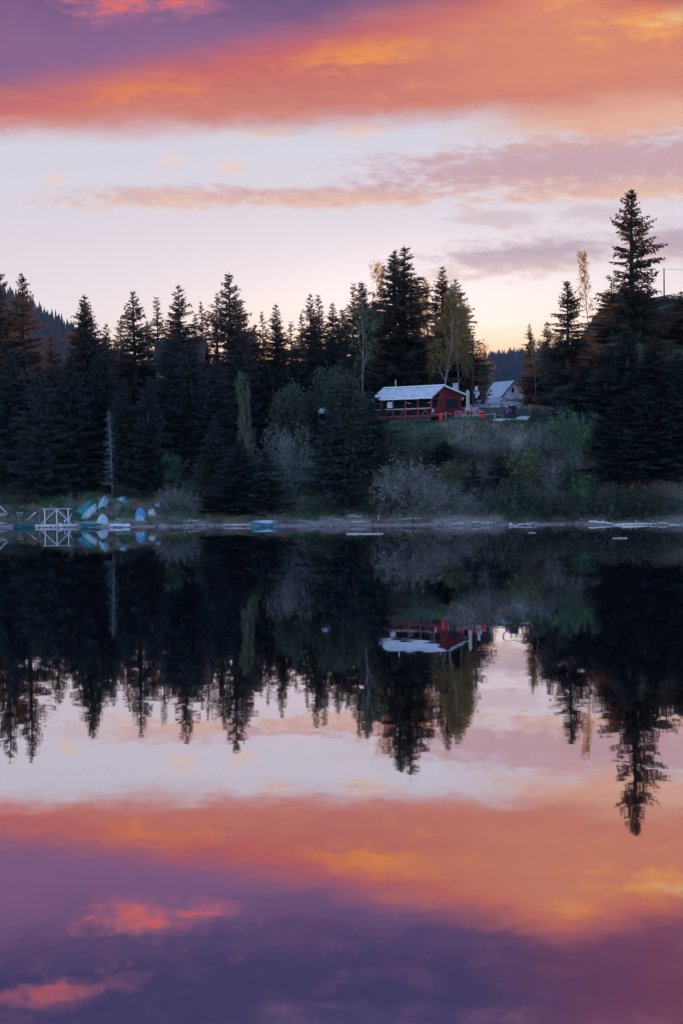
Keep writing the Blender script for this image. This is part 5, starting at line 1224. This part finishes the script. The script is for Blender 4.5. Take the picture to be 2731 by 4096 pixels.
LOGS = [
 ((108, 2084), (143, 2049), .09, 'weathered plank leaning up the bank left of the raft', 'log', True, 1.2),
 ((277, 2084), (287, 2054), .05, 'short pale stick leaning right of the white truss', 'log', False, .3),
 ((238, 2080), (260, 2059), .04, 'thin grey stick leaning behind the white truss', 'logdark', False, .6),
 (c4(770, 485), c4(985, 578), .10, 'thick pale log sloping down to the white canoe', 'log', False, 0),
 (c4(870, 475), c4(960, 515), .07, 'short pale plank on the bank above the sloping log', 'log', True, 0),
 (c4(1235, 540), c4(1340, 545), .10, 'short thick log under the cobalt blue boat', 'log', False, 0),
 (c4(1370, 460), c4(1490, 425), .07, 'grey pole lying across the white boat foot', 'log', False, 0),
 (c4(1010, 530), c4(1085, 560), .05, 'thin stick left of the cobalt blue boat foot', 'log', False, 0),
 (c4(1100, 562), c4(1190, 575), .05, 'thin pale board at the water just below the cobalt blue boat', 'log', True, 0),
 (c4(1380, 560), c4(1560, 575), .09, 'long pale log at the water edge right of the white boat', 'log', False, 0),
 (c4(550, 580), c4(680, 562), .06, 'pale board at the water edge beside the white round boat', 'log', True, 0),
 ((0, 2101), (31, 2094), .09, 'pale log sticking in from the left edge over the water', 'log', False, 0),
 ((22, 2105), (72, 2098), .07, 'pale thin log afloat between jetty and dark boat', 'log', False, 0),
 (q7(20, 280), q7(180, 262), .07, 'fallen pale branch on the shore right of the brush', 'log', False, 0),
 (q7(100, 255), q7(195, 200), .06, 'grey branch pointing up the bank, first left of the broken stump', 'log', False, 0),
 (q7(300, 290), q7(400, 170), .06, 'dark dead branch rising from the water edge', 'logdark', False, 0),
 (q7(420, 255), q7(690, 208), .08, 'long grey fallen trunk left above the blue rowing boat', 'log', False, 0),
 (q7(60, 298), q7(280, 296), .06, 'long low log at the water line left of mid shore', 'log', False, 0),
 (q7(380, 292), q7(620, 296), .07, 'long low log at the water line touching the blue rowing boat', 'log', False, 0),
 (q7(1205, 250), q7(1305, 256), .07, 'pale straight plank on the shore right of the dark bush', 'log', True, 0),
 (q7(1050, 278), q7(1085, 292), .09, 'stubby pale board end near a thin stake at mid shore', 'log', True, 0),
 (q7(1340, 225), q7(1420, 218), .08, 'upper plank of the pair stacked on the gravel beach', 'log', True, 0),
 (q7(1350, 236), q7(1490, 228), .08, 'lower longer plank of the pair stacked on the gravel beach', 'log', True, 0),
 (q7(1140, 280), q7(1330, 276), .06, 'thin long pole along the gravel beach at mid shore', 'log', False, 0),
 (q7(1380, 274), q7(1500, 272), .06, 'thin pole along the gravel beach below the stacked planks', 'log', False, 0),
 (q3(605, 2232), q3(628, 2140), .07, 'upright leaning stump on the gravel beach', 'log', False, .4),
 (q3(775, 2213), q3(950, 2215), .11, 'thick pale log lying straight on the beach under the grey bush', 'log', False, 0),
 (q3(365, 2327), q3(650, 2325), .07, 'long pale plank floating off the gravel beach', 'log', True, 0),
 (q8(435, 498), q8(498, 498), .07, 'dark short log on the beach right of the thick pale log', 'logdark', False, 0),
 (q8(440, 508), q8(520, 509), .06, 'pale pole at the water under the dark short log', 'log', False, 0),
 (q8(535, 504), q8(650, 506), .08, 'pale straight log right of centre at the water line', 'log', False, 0),
 (q8(720, 522), q8(852, 505), .09, 'pale tapered log touching the water with its broken left end', 'log', False, 0),
 (q8(765, 512), q8(830, 516), .06, 'second pole crossing the tapered log', 'log', False, 0),
 (q8(632, 468), q8(702, 388), .06, 'long pale pole leaning steeply against the bank bushes', 'log', False, 1.0),
 (q8(1105, 503), q8(1230, 508), .12, 'thick white log on the right beach, its end by the rocks', 'log', False, 0),
 (q8(1230, 515), q8(1492, 508), .11, 'longest white log on the right beach running to a dark gap', 'log', False, 0),
 (q8(1270, 525), q8(1370, 520), .06, 'thin log under the longest white log', 'log', False, 0),
 (q8(1500, 515), q8(1566, 514), .08, 'white log at the right edge of the shore', 'log', False, 0),
 (q8(1340, 500), q8(1440, 498), .06, 'thin log lying behind the longest white log', 'log', False, 0),
 (q8(815, 553), q8(845, 554), .06, 'small board floating off the red beach', 'log', True, 0),
 ((2449, 2224), (2507, 2226), .07, 'single pale plank floating on dark water at the right', 'log', True, 0),
 (q8(0, 558), q8(100, 559), .05, 'thin board floating next to the long floating plank', 'log', True, 0),
]
for a, b_, rd, lab, m_, pk, up in LOGS: logp(*a, *b_, rd, lab, m_, pk, up)
r = np.random.default_rng(77); mb = MB()
for k in range(520):
    x = r.uniform(-34, 34); y = float(ys(x)) + abs(r.normal(0, 1.0)) * (1.6 if x < 0 else 1.0) - .15
    z = max(float(h(x, y)), 0) + .03; l = r.uniform(.15, .8); a = r.normal(0, .7); d = Vector((math.cos(a), math.sin(a), r.normal(0, .08))) * l
    rd = r.uniform(.012, .035); mb.tube([(x - d.x / 2, y - d.y / 2, z - d.z / 2), (x + d.x / 2, y + d.y / 2, z + d.z / 2 + .02)], [rd, rd * .6], 4)
tag(mb.build('debris', M['post']), 'small driftwood sticks littering the shoreline', kind='stuff')
mb = MB()
for k in range(520):
    x = r.uniform(-34, 34); y = float(ys(x)) + abs(r.normal(0, 1.1)) - .1; z = max(float(h(x, y)), 0); s_ = r.uniform(.04, .13)
    mb.blob((x, y, z + s_ * .2), (s_, s_ * .8, s_ * .55), k, .3, 1)
tag(mb.build('pebbles', M['stone']), 'stones and pebbles along the water edge', kind='stuff')
for i, (a, rd, lab) in enumerate(((q8(1215, 492), .3, 'dark rock behind the thick white log on the right beach'), (q8(380, 480), .22, 'dark stump-like rock on the beach under the grey bush'), (q8(1545, 440), .6, 'large grey rock at the right edge of the bank'), (q8(725, 515), .2, 'pale rock at the broken end of the tapered log'))):
    g = G(*a); tag(MB().blob((0, 0, rd * .4), (rd, rd * .8, rd * .7), i + 3, .3, 2).build('rock', M['stone'] if i < 3 else M['concrete'], loc=g), lab, 'rock', 'rocks on the right beach')

# ------------------------------------------------------------------ render settings
sc.render.engine = 'CYCLES'
sc.view_settings.view_transform = 'Standard'; sc.view_settings.look = 'None'; sc.view_settings.exposure = 0; sc.view_settings.gamma = 1
sc.cycles.use_denoising = True; sc.cycles.denoising_prefilter = 'FAST'
sc.cycles.max_bounces = 6; sc.cycles.diffuse_bounces = 2; sc.cycles.glossy_bounces = 3; sc.cycles.transmission_bounces = 3; sc.cycles.volume_bounces = 0; sc.cycles.transparent_max_bounces = 6
sc.cycles.sample_clamp_indirect = 4
